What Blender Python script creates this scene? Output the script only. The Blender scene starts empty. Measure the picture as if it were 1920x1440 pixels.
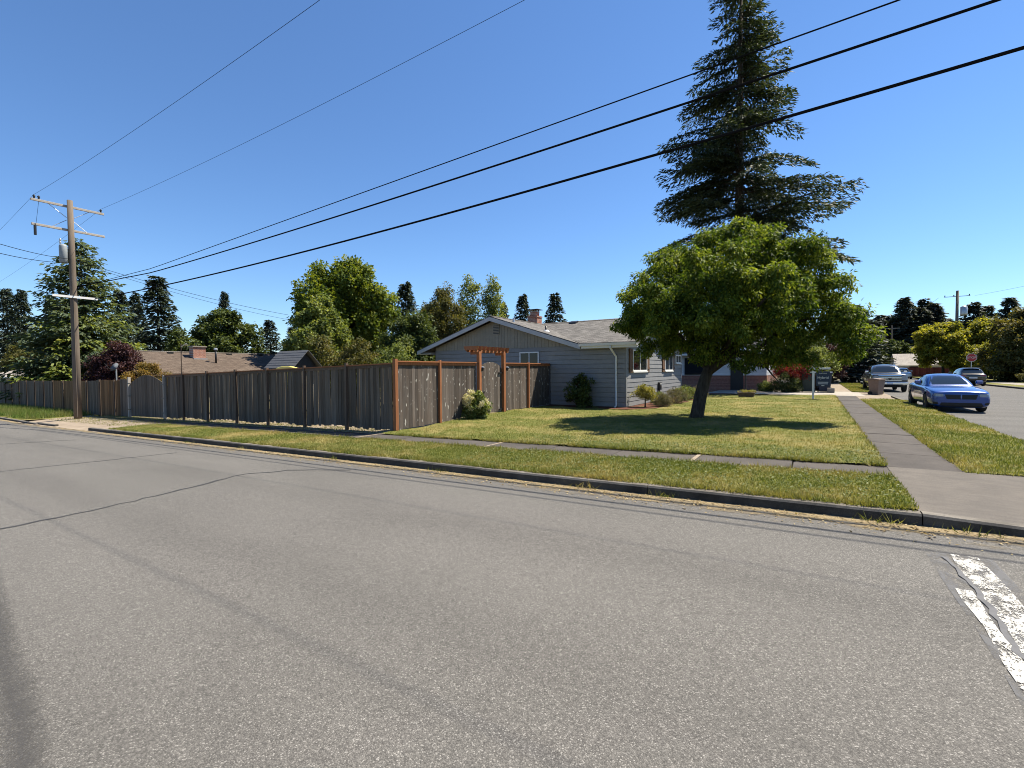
import bpy, bmesh, math, random
import numpy as np
from mathutils import Vector, Matrix
random.seed(7)
RNG = np.random.default_rng(11)
SC = bpy.context.scene
COL = SC.collection

# ------------------------------------------------------------------ camera
# +Y runs down the side street, +X runs along the foreground road (to the right)
F_PX, YAW, PITCH, ROLL, EYE = 869.0, math.radians(33.2), math.atan(26 / 869.0), math.atan(0.0068), 1.75
_fw = Vector((-math.sin(YAW), math.cos(YAW), 0)); _r = Vector((math.cos(YAW), math.sin(YAW), 0)); _u = Vector((0, 0, 1))
_F = _fw * math.cos(PITCH) - _u * math.sin(PITCH); _U = _u * math.cos(PITCH) + _fw * math.sin(PITCH)
_R2 = _r * math.cos(ROLL) - _U * math.sin(ROLL); _U2 = _U * math.cos(ROLL) + _r * math.sin(ROLL)
camd = bpy.data.cameras.new('camera'); cam = bpy.data.objects.new('camera', camd); COL.objects.link(cam)
camd.sensor_fit = 'HORIZONTAL'; camd.sensor_width = 36.0; camd.lens = 36.0 * F_PX / 1920.0
camd.clip_start = 0.05; camd.clip_end = 5000
mw = Matrix(((_R2.x, _U2.x, -_F.x, 0), (_R2.y, _U2.y, -_F.y, 0), (_R2.z, _U2.z, -_F.z, EYE), (0, 0, 0, 1)))
cam.matrix_world = mw
SC.camera = cam

# ------------------------------------------------------------------ sky, sun, exposure
SUN_TO = Vector((0.36, 0.48, 1.0)).normalized()          # towards the sun
SUN_EL = math.asin(SUN_TO.z); SUN_AZ = math.atan2(SUN_TO.x, SUN_TO.y)
world = bpy.data.worlds.new('World'); SC.world = world; world.use_nodes = True
wn = world.node_tree.nodes; wl = world.node_tree.links
sky = wn.new('ShaderNodeTexSky'); sky.sky_type = 'NISHITA'; sky.sun_disc = False
sky.sun_elevation = SUN_EL; sky.sun_rotation = SUN_AZ
sky.altitude = 0; sky.air_density = 1.0; sky.dust_density = 0.0; sky.ozone_density = 9.0
bg = wn['Background']; bg.inputs['Strength'].default_value = 0.076
hs = wn.new('ShaderNodeHueSaturation'); hs.inputs['Saturation'].default_value = 1.03
wl.new(sky.outputs[0], hs.inputs['Color']); wl.new(hs.outputs[0], bg.inputs[0])
sund = bpy.data.lights.new('sun', 'SUN'); sun = bpy.data.objects.new('sun', sund); COL.objects.link(sun)
sund.energy = 5.0; sund.angle = math.radians(0.45); sund.color = (1.0, 0.92, 0.78)
sun.rotation_euler = (-SUN_TO).to_track_quat('-Z', 'Y').to_euler(); sun.location = (6, 16, 30)
vs = SC.view_settings; vs.view_transform = 'Standard'; vs.look = 'None'; vs.exposure = 1.23; vs.gamma = 1.0
vs.use_curve_mapping = False
SC.cycles.use_denoising = True; SC.cycles.filter_width = 1.0
SC.cycles.max_bounces = 8; SC.cycles.diffuse_bounces = 3; SC.cycles.glossy_bounces = 3
SC.cycles.transmission_bounces = 4; SC.cycles.transparent_max_bounces = 10
SC.cycles.sample_clamp_indirect = 8.0

# ------------------------------------------------------------------ helpers
def tag(o, label=None, cat=None, group=None, kind=None):
    if label: o['label'] = label
    if cat: o['category'] = cat
    if group: o['group'] = group
    if kind: o['kind'] = kind
    return o

def link(o, parent=None):
    COL.objects.link(o)
    if parent is not None: o.parent = parent
    return o

def thing(name, loc, label, cat, group=None, rz=0.0):
    o = bpy.data.objects.new(name, None); o.empty_display_size = 0.2
    o.location = loc; o.rotation_euler = (0, 0, rz); COL.objects.link(o)
    return tag(o, label, cat, group)

def structure(name, loc=(0, 0, 0)):
    o = bpy.data.objects.new(name, None); o.location = loc; COL.objects.link(o); o['kind'] = 'structure'
    return o

def copy_tree(o, parent=None):
    c = o.copy(); COL.objects.link(c)
    if parent is not None: c.parent = parent
    for ch in list(o.children): copy_tree(ch, c)
    return c

def fmesh(name, V, Fc, attr=None, mat=None, smooth=False):
    V = np.ascontiguousarray(V, dtype=np.float32); Fc = np.ascontiguousarray(Fc, dtype=np.int32)
    me = bpy.data.meshes.new(name); n = len(V); m, k = Fc.shape
    me.vertices.add(n); me.vertices.foreach_set('co', V.ravel())
    me.loops.add(m * k); me.loops.foreach_set('vertex_index', Fc.ravel())
    me.polygons.add(m); me.polygons.foreach_set('loop_start', np.arange(m, dtype=np.int32) * k)
    if smooth: me.polygons.foreach_set('use_smooth', np.ones(m, dtype=bool))
    me.update(calc_edges=True)
    if attr is not None:
        a = me.attributes.new('v', 'FLOAT', 'FACE'); a.data.foreach_set('value', np.ascontiguousarray(attr, dtype=np.float32))
    if mat: me.materials.append(mat)
    return me

class MB:
    """collects polygons of one mesh"""
    def __init__(s): s.v = []; s.f = []
    def poly(s, pts):
        b = len(s.v); s.v += [tuple(p) for p in pts]; s.f.append(tuple(range(b, b + len(pts)))); return s
    def box(s, x0, x1, y0, y1, z0, z1):
        b = len(s.v)
        s.v += [(x0, y0, z0), (x1, y0, z0), (x1, y1, z0), (x0, y1, z0), (x0, y0, z1), (x1, y0, z1), (x1, y1, z1), (x0, y1, z1)]
        s.f += [tuple(b + i for i in q) for q in ((0, 3, 2, 1), (4, 5, 6, 7), (0, 1, 5, 4), (1, 2, 6, 5), (2, 3, 7, 6), (3, 0, 4, 7))]
        return s
    def prism(s, outline, axis, a0, a1):
        """outline: 2-D points; axis 0/1/2 = extrusion axis, a0..a1"""
        n = len(outline); b = len(s.v)
        def put(p, a):
            q = list(p); q.insert(axis, a); return tuple(q)
        s.v += [put(p, a0) for p in outline] + [put(p, a1) for p in outline]
        s.f.append(tuple(b + i for i in range(n))[::-1]); s.f.append(tuple(b + n + i for i in range(n)))
        for i in range(n):
            j = (i + 1) % n; s.f.append((b + i, b + j, b + n + j, b + n + i))
        return s
    def tube(s, pts, rad, seg=8, cap=True):
        pts = [Vector(p) for p in pts]; n = len(pts)
        rads = rad if isinstance(rad, (list, tuple)) else [rad] * n
        b = len(s.v); prev = None
        for i, p in enumerate(pts):
            d = (pts[min(i + 1, n - 1)] - pts[max(i - 1, 0)]).normalized()
            if prev is None:
                a = d.orthogonal().normalized()
            else:
                a = prev - d * prev.dot(d)
                a = a.normalized() if a.length > 1e-6 else d.orthogonal().normalized()
            prev = a; c = d.cross(a)
            for k in range(seg):
                t = 2 * math.pi * k / seg
                s.v.append(tuple(p + (a * math.cos(t) + c * math.sin(t)) * rads[i]))
        for i in range(n - 1):
            for k in range(seg):
                k2 = (k + 1) % seg
                s.f.append((b + i * seg + k, b + i * seg + k2, b + (i + 1) * seg + k2, b + (i + 1) * seg + k))
        if cap:
            s.f.append(tuple(b + k for k in range(seg))[::-1]); s.f.append(tuple(b + (n - 1) * seg + k for k in range(seg)))
        return s
    def lathe(s, prof, cx=0, cy=0, seg=16):
        b = len(s.v)
        for r, z in prof:
            for k in range(seg):
                t = 2 * math.pi * k / seg; s.v.append((cx + r * math.cos(t), cy + r * math.sin(t), z))
        for i in range(len(prof) - 1):
            for k in range(seg):
                k2 = (k + 1) % seg; s.f.append((b + i * seg + k, b + i * seg + k2, b + (i + 1) * seg + k2, b + (i + 1) * seg + k))
        s.f.append(tuple(b + k for k in range(seg))[::-1]); s.f.append(tuple(b + (len(prof) - 1) * seg + k for k in range(seg)))
        return s
    def xform(s, M, start=0):
        for i in range(start, len(s.v)): s.v[i] = tuple(M @ Vector(s.v[i]))
        return s
    def mesh(s, name, mat=None, smooth=False, bevel=0.0):
        me = bpy.data.meshes.new(name); me.from_pydata(s.v, [], s.f); me.update()
        if bevel:
            bm = bmesh.new(); bm.from_mesh(me); bmesh.ops.remove_doubles(bm, verts=bm.verts, dist=1e-5)
            bmesh.ops.recalc_face_normals(bm, faces=bm.faces)
            bmesh.ops.bevel(bm, geom=[e for e in bm.edges if len(e.link_faces) == 2 and e.calc_face_angle(0) > 0.5], offset=bevel, segments=1, affect='EDGES')
            bm.to_mesh(me); bm.free()
        if smooth: me.polygons.foreach_set('use_smooth', np.ones(len(me.polygons), dtype=bool))
        if mat: me.materials.append(mat)
        return me
    def obj(s, name, mat=None, parent=None, smooth=False, bevel=0.0, loc=None):
        o = bpy.data.objects.new(name, s.mesh(name, mat, smooth, bevel))
        if loc: o.location = loc
        return link(o, parent)

def put(name, me, parent=None, loc=(0, 0, 0), rot=(0, 0, 0), scale=(1, 1, 1)):
    o = bpy.data.objects.new(name, me); o.location = loc; o.rotation_euler = rot; o.scale = scale
    return link(o, parent)

# ------------------------------------------------------------------ materials
MAT = {}
K = 0.74      # common reflectance scale of the ground and plant tones below
def ks(c, k=K): return tuple(x * k for x in c)
class NT:
    def __init__(s, name):
        s.m = bpy.data.materials.new(name); s.m.use_nodes = True; s.t = s.m.node_tree
        s.b = s.t.nodes['Principled BSDF']; s.out = s.t.nodes['Material Output']
    def n(s, typ, _o=0, **kw):
        nd = s.t.nodes.new('ShaderNode' + typ)
        for k, v in kw.items():
            if k.startswith('i_'):
                key = k[2:]
                sock = nd.inputs[int(key)] if key.isdigit() else nd.inputs[key.replace('_', ' ')]
                s.set(sock, v)
            else: setattr(nd, k, v)
        return nd.outputs[_o]
    def set(s, sock, v):
        if isinstance(v, bpy.types.NodeSocket): s.t.links.new(v, sock)
        elif isinstance(v, (tuple, list)) and len(v) == 3 and sock.type == 'RGBA': sock.default_value = (*v, 1)
        else: sock.default_value = v
    def P(s, **kw):
        for k, v in kw.items(): s.set(s.b.inputs[k.replace('_', ' ')], v)
    def coord(s, which='Object'):
        nd = s.t.nodes.new('ShaderNodeTexCoord'); return nd.outputs[which]
    def pos(s): return s.t.nodes.new('ShaderNodeNewGeometry').outputs['Position']
    def mapping(s, v, scale=(1, 1, 1), rot=(0, 0, 0), loc=(0, 0, 0)):
        return s.n('Mapping', i_Vector=v, i_Scale=scale, i_Rotation=rot, i_Location=loc)
    def noise(s, v, scale, detail=4, rough=0.6, dist=0.0):
        return s.n('TexNoise', i_Vector=v, i_Scale=scale, i_Detail=detail, i_Roughness=rough, i_Distortion=dist)
    def ramp(s, fac, stops, interp='LINEAR'):
        nd = s.t.nodes.new('ShaderNodeValToRGB'); cr = nd.color_ramp; cr.interpolation = interp
        while len(cr.elements) < len(stops): cr.elements.new(0.5)
        for e, (p, c) in zip(cr.elements, stops):
            e.position = p; e.color = (c, c, c, 1) if isinstance(c, (int, float)) else (*c, 1)
        s.t.links.new(fac, nd.inputs[0]); return nd.outputs[0]
    def mix(s, fac, a, b, mode='MIX'):
        nd = s.t.nodes.new('ShaderNodeMix'); nd.data_type = 'RGBA'; nd.blend_type = mode
        s.set(nd.inputs[0], fac); s.set(nd.inputs[6], a); s.set(nd.inputs[7], b); return nd.outputs[2]
    def math(s, op, a, b=0.0, c=0.0):
        nd = s.t.nodes.new('ShaderNodeMath'); nd.operation = op
        s.set(nd.inputs[0], a); s.set(nd.inputs[1], b); s.set(nd.inputs[2], c); return nd.outputs[0]
    def bump(s, h, strength=0.3, dist=0.02):
        nd = s.t.nodes.new('ShaderNodeBump'); nd.inputs['Strength'].default_value = strength; nd.inputs['Distance'].default_value = dist
        s.t.links.new(h, nd.inputs['Height']); s.t.links.new(nd.outputs[0], s.b.inputs['Normal'])
    def objrand(s): return s.t.nodes.new('ShaderNodeObjectInfo').outputs['Random']
    def attr(s, name='v'):
        nd = s.t.nodes.new('ShaderNodeAttribute'); nd.attribute_name = name; return nd.outputs['Fac']

def plain(name, col, rough=0.6, metal=0.0, spec=0.4, var=0.12, scale=6.0, bump=0.0, bscale=40.0, coat=0.0):
    t = NT(name); p = t.pos()
    nz = t.noise(p, scale, 5, 0.65)
    lo = tuple(c * (1 - var) for c in col); hi = tuple(min(1, c * (1 + var)) for c in col)
    t.P(Base_Color=t.ramp(nz, [(0.3, lo), (0.7, hi)]), Roughness=rough, Metallic=metal, Specular_IOR_Level=spec)
    if coat: t.P(Coat_Weight=coat, Coat_Roughness=0.04)
    if bump: t.bump(t.noise(p, bscale, 3), bump, 0.01)
    return t.m

def asphalt_mat(name, base, warm=1.0):
    t = NT(name); p = t.pos()
    cell = t.n('TexVoronoi', _o=1, i_Vector=p, i_Scale=150.0)
    g = t.n('SeparateColor', i_0=cell)
    dist = t.n('TexVoronoi', _o=0, i_Vector=p, i_Scale=150.0)
    b = base * .665
    stone = t.ramp(g, [(0.0, tuple(b * .66 * k for k in (1, .948, .87))), (0.5, tuple(b * .97 * k for k in (1, .948, .866))),
                       (0.88, tuple(b * 1.22 * k for k in (1, .945, .855))), (0.97, tuple(b * 2.0 * k for k in (1, .95, .87)))])
    edge = t.ramp(dist, [(0.35, 1.0), (0.8, 0.6)])
    c = t.mix(1.0, stone, edge, 'MULTIPLY')
    mid = t.ramp(t.noise(p, 26.0, 4, .7), [(0.3, 0.84), (0.7, 1.14)])
    c = t.mix(1.0, c, mid, 'MULTIPLY')
    big = t.ramp(t.noise(t.mapping(p, (.16, .55, 1)), 1.0, 5, .55, .6), [(0.3, 0.90), (0.5, 1.0), (0.72, 1.07)])
    c = t.mix(1.0, c, big, 'MULTIPLY')
    # tyre paths run along the road
    sp = t.t.nodes.new('ShaderNodeSeparateXYZ'); t.t.links.new(p, sp.inputs[0])
    lane = t.math('ABSOLUTE', t.math('SINE', t.math('MULTIPLY', t.math('ADD', sp.outputs[1], t.math('MULTIPLY', t.noise(p, .25, 2), .5)), 1.75)))
    c = t.mix(1.0, c, t.ramp(lane, [(0.0, 1.05), (0.8, 1.0), (1.0, .93)]), 'MULTIPLY')
    t.P(Base_Color=c, Roughness=0.88, Specular_IOR_Level=0.25)
    t.bump(t.math('SUBTRACT', 1.0, dist), 0.4, 0.005)
    return t.m

def concrete_mat(name, c0, c1, streak=0.0):
    c0, c1 = ks(c0), ks(c1)
    t = NT(name); p = t.pos()
    n1 = t.noise(p, 2.2, 6, .65); n2 = t.noise(p, 120.0, 3, .7); n3 = t.noise(t.mapping(p, (1.0, 9.0, 1.0)), 1.5, 4, .7)
    c = t.ramp(n1, [(0.28, c0), (0.72, c1)])
    c = t.mix(1.0, c, t.ramp(n2, [(0.3, 0.62), (0.5, 1.0), (0.72, 1.35)]), 'MULTIPLY')
    if streak: c = t.mix(streak, c, t.mix(1.0, c, t.ramp(n3, [(0.35, 0.55), (0.65, 1.2)]), 'MULTIPLY'))
    c = t.mix(0.5, c, t.mix(1.0, c, t.ramp(t.objrand(), [(0, .8), (1, 1.15)]), 'MULTIPLY'))
    t.P(Base_Color=c, Roughness=0.92, Specular_IOR_Level=0.2)
    t.bump(n2, 0.5, 0.006)
    return t.m

def board_mat(name, dark, light, warm, spots=0.0, attr=False):
    """weathered vertical boards: grain along z, each board its own tone"""
    t = NT(name); p = t.pos(); r = t.objrand()
    q = t.n('VectorMath', operation='ADD', i_0=p, i_1=t.n('CombineXYZ', i_X=t.math('MULTIPLY', r, 31.0), i_Y=t.math('MULTIPLY', r, 17.0)))
    gr = t.noise(t.mapping(q, (46, 46, 1.4)), 1.0, 5, .65, .3)
    blot = t.noise(t.mapping(q, (5, 5, 0.9)), 1.0, 4, .6)
    c = t.ramp(gr, [(0.25, dark), (0.75, light)])
    c = t.mix(t.ramp(blot, [(0.42, 0.0), (0.68, 0.75)]), c, warm)
    c = t.mix(1.0, c, t.ramp(r, [(0, 0.62), (0.5, 0.95), (1, 1.3)]), 'MULTIPLY')
    if spots:
        sp = t.noise(t.mapping(p, (16, 16, 5.2), loc=(3, 1, 7)), 1.0, 2, .5)
        c = t.mix(t.ramp(sp, [(0.665, 0.0), (0.69, 1.0)]), c, (spots, spots * .95, spots * .85))
    t.P(Base_Color=c, Roughness=0.9, Specular_IOR_Level=0.15)
    t.bump(gr, 0.4, 0.006)
    return t.m

def stain_mat(name, c0, c1):
    c0, c1 = ks(c0, .82), ks(c1, .82)
    t = NT(name); p = t.pos(); r = t.objrand()
    gr = t.noise(t.mapping(p, (30, 30, 2.0)), 1.0, 5, .6, .2)
    c = t.ramp(gr, [(0.3, c0), (0.75, c1)])
    c = t.mix(1.0, c, t.ramp(r, [(0, .8), (1, 1.15)]), 'MULTIPLY')
    t.P(Base_Color=c, Roughness=0.75, Specular_IOR_Level=0.25); t.bump(gr, .25, .004)
    return t.m

def siding_mat(name, c):
    t = NT(name); p = t.pos(); r = t.objrand()
    gr = t.noise(t.mapping(p, (1.2, 1.2, 30)), 1.0, 4, .6)
    col = t.ramp(gr, [(0.3, tuple(k * .9 for k in c)), (0.7, tuple(k * 1.06 for k in c))])
    bl = t.noise(p, 3.0, 5, .7)
    col = t.mix(1.0, col, t.ramp(bl, [(0.3, .88), (0.7, 1.05)]), 'MULTIPLY')
    col = t.mix(1.0, col, t.ramp(r, [(0, .93), (1, 1.05)]), 'MULTIPLY')
    t.P(Base_Color=col, Roughness=0.6, Specular_IOR_Level=0.3); t.bump(gr, .15, .004)
    return t.m

def shingle_mat(name, ca, cb, along='X', cw=0.3, ch=0.14):
    ca, cb = ks(ca), ks(cb)
    """asphalt shingle courses; along = the axis the courses run along"""
    t = NT(name); p = t.pos()
    v = t.mapping(p, (1, 1, 0)) if along == 'X' else t.mapping(p, (1, 1, 0), rot=(0, 0, math.radians(90)))
    br = t.t.nodes.new('ShaderNodeTexBrick'); t.t.links.new(v, br.inputs['Vector'])
    br.offset = 0.5; br.inputs['Scale'].default_value = 1.0; br.inputs['Brick Width'].default_value = cw; br.inputs['Row Height'].default_value = ch
    br.inputs['Mortar Size'].default_value = 0.012; br.inputs['Mortar Smooth'].default_value = 0.3; br.inputs['Bias'].default_value = 0.0
    br.inputs['Color1'].default_value = (*ca, 1); br.inputs['Color2'].default_value = (*cb, 1); br.inputs['Mortar'].default_value = (*[k * .45 for k in ca], 1)
    n1 = t.noise(p, 1.3, 5, .65); n2 = t.noise(p, 30.0, 3, .7)
    c = t.mix(1.0, br.outputs[0], t.ramp(n1, [(0.25, .75), (0.75, 1.2)]), 'MULTIPLY')
    c = t.mix(1.0, c, t.ramp(n2, [(0.25, .65), (0.75, 1.35)]), 'MULTIPLY')
    t.P(Base_Color=c, Roughness=0.95, Specular_IOR_Level=0.15)
    t.bump(br.outputs['Fac'], -0.5, 0.012)
    return t.m

def brick_mat(name, ca=(.24, .08, .05), cb=(.32, .13, .08), axis='X'):
    t = NT(name); p = t.pos()
    rot = (math.radians(90), 0, 0)
    v = t.mapping(p, (1, 1, 1), rot=(math.radians(-90), 0, 0)) if axis == 'X' else t.mapping(p, (1, 1, 1), rot=(math.radians(-90), 0, math.radians(0)))
    if axis == 'Y':
        sp = t.t.nodes.new('ShaderNodeSeparateXYZ'); t.t.links.new(p, sp.inputs[0])
        v = t.n('CombineXYZ', i_X=sp.outputs[1], i_Y=sp.outputs[2])
    else:
        sp = t.t.nodes.new('ShaderNodeSeparateXYZ'); t.t.links.new(p, sp.inputs[0])
        v = t.n('CombineXYZ', i_X=sp.outputs[0], i_Y=sp.outputs[2])
    br = t.t.nodes.new('ShaderNodeTexBrick'); t.t.links.new(v, br.inputs['Vector'])
    br.inputs['Scale'].default_value = 1.0; br.inputs['Brick Width'].default_value = 0.21; br.inputs['Row Height'].default_value = 0.075
    br.inputs['Mortar Size'].default_value = 0.009; br.inputs['Color1'].default_value = (*ca, 1); br.inputs['Color2'].default_value = (*cb, 1)
    br.inputs['Mortar'].default_value = (.35, .31, .27, 1)
    c = t.mix(1.0, br.outputs[0], t.ramp(t.noise(p, 9, 4), [(0.3, .75), (0.7, 1.2)]), 'MULTIPLY')
    t.P(Base_Color=c, Roughness=0.9, Specular_IOR_Level=0.15); t.bump(br.outputs['Fac'], -0.4, 0.01)
    return t.m

def leaf_mat(name, dark, mid, light, trans=0.35, rough=0.6, spec=0.2):
    dark, mid, light = ks(dark, .80), ks(mid, .80), ks(light, .82)
    t = NT(name); v = t.attr('v')
    c = t.ramp(v, [(0.0, dark), (0.5, mid), (1.0, light)])
    t.P(Base_Color=c, Roughness=rough, Specular_IOR_Level=spec)
    tr = t.n('BsdfTranslucent', i_Color=t.mix(1.0, c, (1.5, 1.35, 0.5), 'MULTIPLY'))
    mx = t.t.nodes.new('ShaderNodeMixShader'); mx.inputs[0].default_value = trans
    t.t.links.new(t.b.outputs[0], mx.inputs[1]); t.t.links.new(tr, mx.inputs[2]); t.t.links.new(mx.outputs[0], t.out.inputs[0])
    return t.m

def bark_mat(name, c0, c1):
    t = NT(name); p = t.pos()
    g = t.noise(t.mapping(p, (14, 14, 3.0)), 1.0, 5, .7, .4)
    t.P(Base_Color=t.ramp(g, [(0.3, c0), (0.7, c1)]), Roughness=.95, Specular_IOR_Level=.1); t.bump(g, .9, .03)
    return t.m

def glass_mat(name, tint=(.012, .015, .018), rough=0.03, spec=.3, coat=0.0):
    t = NT(name)
    t.P(Base_Color=tint, Roughness=rough, Specular_IOR_Level=spec, Coat_Weight=coat, Coat_Roughness=.02)
    return t.m

def lawn_mat(name):
    t = NT(name); p = t.pos()
    n1 = t.noise(p, 0.55, 5, .65); n2 = t.noise(p, 5.0, 5, .7); n3 = t.noise(p, 60.0, 3, .7)
    c = t.ramp(n2, [(0.3, (0.074, 0.087, 0.019)), (0.6, (0.133, 0.137, 0.037))])
    c = t.mix(t.ramp(t.math('ADD', t.math('MULTIPLY', n1, .7), t.math('MULTIPLY', n2, .3)), [(0.47, 0.0), (0.66, 0.8)]), c, (0.281, 0.222, 0.096))
    c = t.mix(1.0, c, t.ramp(n3, [(0.3, .5), (0.7, 1.45)]), 'MULTIPLY')
    t.P(Base_Color=c, Roughness=.95, Specular_IOR_Level=.1); t.bump(n3, .8, .03)
    return t.m

def grass_mat(name, a, b, dry):
    a, b, dry = ks(a), ks(b), ks(dry)
    t = NT(name); p = t.pos(); v = t.attr('v')
    n1 = t.noise(p, 0.55, 5, .65); n2 = t.noise(p, 5.0, 5, .7)
    c = t.ramp(v, [(0.0, a), (1.0, b)])
    f = t.ramp(t.math('ADD', t.math('MULTIPLY', n1, .7), t.math('MULTIPLY', n2, .3)), [(0.45, 0.0), (0.62, 0.9)])
    c = t.mix(f, c, dry)
    t.P(Base_Color=c, Roughness=.6, Specular_IOR_Level=.25)
    tr = t.n('BsdfTranslucent', i_Color=t.mix(1.0, c, (1.4, 1.3, .6), 'MULTIPLY'))
    mx = t.t.nodes.new('ShaderNodeMixShader'); mx.inputs[0].default_value = .35
    t.t.links.new(t.b.outputs[0], mx.inputs[1]); t.t.links.new(tr, mx.inputs[2]); t.t.links.new(mx.outputs[0], t.out.inputs[0])
    return t.m

MAT['asphalt'] = asphalt_mat('asphalt', 0.180)
MAT['asphalt_side'] = asphalt_mat('asphalt_side', 0.16)
MAT['sidewalk'] = concrete_mat('sidewalk_concrete', (.075, .067, .060), (.115, .102, .092))
MAT['ramp'] = concrete_mat('ramp_concrete', (.135, .122, .108), (.195, .172, .148), .22)
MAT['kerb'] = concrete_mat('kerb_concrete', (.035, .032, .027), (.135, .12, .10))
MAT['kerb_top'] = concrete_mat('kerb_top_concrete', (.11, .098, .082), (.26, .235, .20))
MAT['concrete'] = concrete_mat('pale_concrete', (.30, .27, .23), (.42, .38, .32))
MAT['dirt'] = concrete_mat('gravel_dirt', (.24, .19, .14), (.40, .33, .25))
MAT['soil'] = concrete_mat('soil', (.14, .115, .06), (.2, .17, .085))
MAT['lawn'] = lawn_mat('lawn')
MAT['blade'] = grass_mat('grass_blade', (.075, .118, .015), (.245, .265, .060), (.43, .345, .14))
MAT['tallgrass'] = grass_mat('tall_grass_blade', (.08, .15, .02), (.17, .24, .05), (.3, .27, .11))
MAT['fence_shade'] = board_mat('grey_fence_board', (.064, .053, .043), (.158, .135, .110), (.105, .074, .048))
MAT['fence_lit'] = board_mat('weathered_fence_board', (.058, .047, .040), (.150, .130, .113), (.085, .064, .050), spots=.4)
MAT['fence_brown'] = board_mat('brown_fence_board', (.115, .066, .030), (.20, .118, .058), (.15, .088, .042))
MAT['cedar'] = stain_mat('cedar_stain', (.24, .088, .036), (.40, .165, .07))
MAT['cedar_dark'] = stain_mat('old_cedar_post', (.085, .06, .043), (.15, .105, .075))
MAT['siding'] = siding_mat('grey_siding', (.20, .201, .203))
MAT['tan'] = siding_mat('tan_board', (.235, .212, .168))
MAT['trim'] = siding_mat('trim_paint', (.40, .405, .415))
MAT['white'] = plain('white_paint', (.62, .62, .60), .45, var=.06)
MAT['roof_x'] = shingle_mat('roof_shingle', (.125, .118, .11), (.225, .212, .198), 'X')
MAT['roof_y'] = shingle_mat('roof_shingle_wing', (.125, .118, .11), (.225, .212, .198), 'Y')
MAT['roof_brown'] = shingle_mat('brown_roof_shingle', (.105, .078, .060), (.165, .128, .10), 'Y')
MAT['roof_pale'] = shingle_mat('pale_roof_shingle', (.42, .38, .33), (.52, .47, .41), 'X')
MAT['roof_dark'] = plain('dark_roof_board', (.075, .078, .085), .8, var=.25, scale=12)
MAT['brick_x'] = brick_mat('brick_x', axis='X'); MAT['brick_y'] = brick_mat('brick_y', axis='Y')
MAT['brick_sunlit'] = brick_mat('brick_sunlit', (.42, .18, .09), (.52, .26, .14), axis='Y')  # brighter copy of the house brick, sunlight put into its colour
MAT['glass'] = glass_mat('window_glass'); MAT['black'] = plain('black_metal', (.015, .015, .016), .45, var=.2)
MAT['galv'] = plain('galvanised_metal', (.42, .43, .44), .4, .6, var=.1)
MAT['shutter'] = stain_mat('shutter_wood', (.10, .052, .026), (.20, .11, .06))
MAT['mulch'] = concrete_mat('bark_mulch', (.085, .032, .018), (.15, .058, .032))
MAT['pole'] = board_mat('pole_wood', (.13, .105, .082), (.25, .205, .165), (.165, .125, .09))
MAT['arm'] = board_mat('crossarm_wood', (.20, .18, .155), (.36, .33, .29), (.25, .21, .17))
MAT['rubber'] = plain('cable_black', (.010, .010, .011), .95, var=.1, spec=0.0)
MAT['bark'] = bark_mat('bark', (.018, .015, .012), (.085, .072, .056))
MAT['bark_grey'] = bark_mat('bark_grey', (.06, .05, .04), (.15, .13, .105))

# ------------------------------------------------------------------ terrain
def zA(x):
    x = np.asarray(x, dtype=float)
    return np.where(x > 3, .0825, np.where(x > -36, .0275 * x, -.99 + .012 * (x + 36)))
def sstep(a, b, v):
    t = np.clip((np.asarray(v, float) - a) / (b - a), 0, 1); return t * t * (3 - 2 * t)
def zlot(x, y):
    x = np.asarray(x, float); a = zA(x) + .15
    pad = np.where(x > -7, np.minimum(.021 * (x + 7), .168), np.where(x > -20, 0.0, np.maximum(.026 * (x + 20), -1.25)))
    w = sstep(10.2, 15.0, y); return a * (1 - w) + pad * w
def zl(x, y): return float(zlot(x, y))

def grid(name, xs, ys, zf, mat, parent=None, kind='structure'):
    xs = np.asarray(xs, float); ys = np.asarray(ys, float)
    X, Y = np.meshgrid(xs, ys); Z = zf(X, Y)
    V = np.stack([X.ravel(), Y.ravel(), np.broadcast_to(Z, X.shape).ravel()], 1); nx = len(xs)
    i = np.arange(len(ys) - 1)[:, None] * nx + np.arange(nx - 1)[None, :]
    i = i.ravel(); Fc = np.stack([i, i + 1, i + 1 + nx, i + nx], 1)
    o = bpy.data.objects.new(name, fmesh(name, V, Fc, None, mat, True)); link(o, parent)
    if parent is None: o['kind'] = kind
    return o
def lin(a, b, step): return np.linspace(a, b, max(2, int(round((b - a) / step)) + 1))

gx = np.concatenate([np.arange(-900, -80, 40.), np.arange(-80, 40, 2.5), np.arange(40, 900, 40.)])
gy = np.concatenate([np.arange(-300, -20, 40.), np.arange(-20, 60, 2.5), np.arange(60, 1200, 40.)])
def zground(X, Y):
    z = np.where(Y < 6.0, zA(X) - .15, np.where(Y < 60, zlot(X, Y) - .22, .0 - .12))
    z = np.where((X > 1.5) & (Y >= 6.0), -.10, z)
    return np.where((X > 3.0) & (X < 13.6), np.minimum(z, -.05), z)
grid('ground', gx, gy, zground, MAT['soil'])
road = grid('road', [-420, -200, -120, -80, -60, -36, -24, -12, 0, 3, 12, 60, 200], [-14, -8, 0, 6.62], lambda X, Y: zA(X), MAT['asphalt'])
grid('side_street', [3.72, 8, 12.85], lin(6.6, 200, 12), lambda X, Y: .075 + 0 * X, MAT['asphalt_side'])
grid('cross_street', [-70, -20, 3.2, 13.5, 40, 90], [64.2, 69, 75.0], lambda X, Y: .069 + 0 * X, MAT['asphalt_side'])

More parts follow.
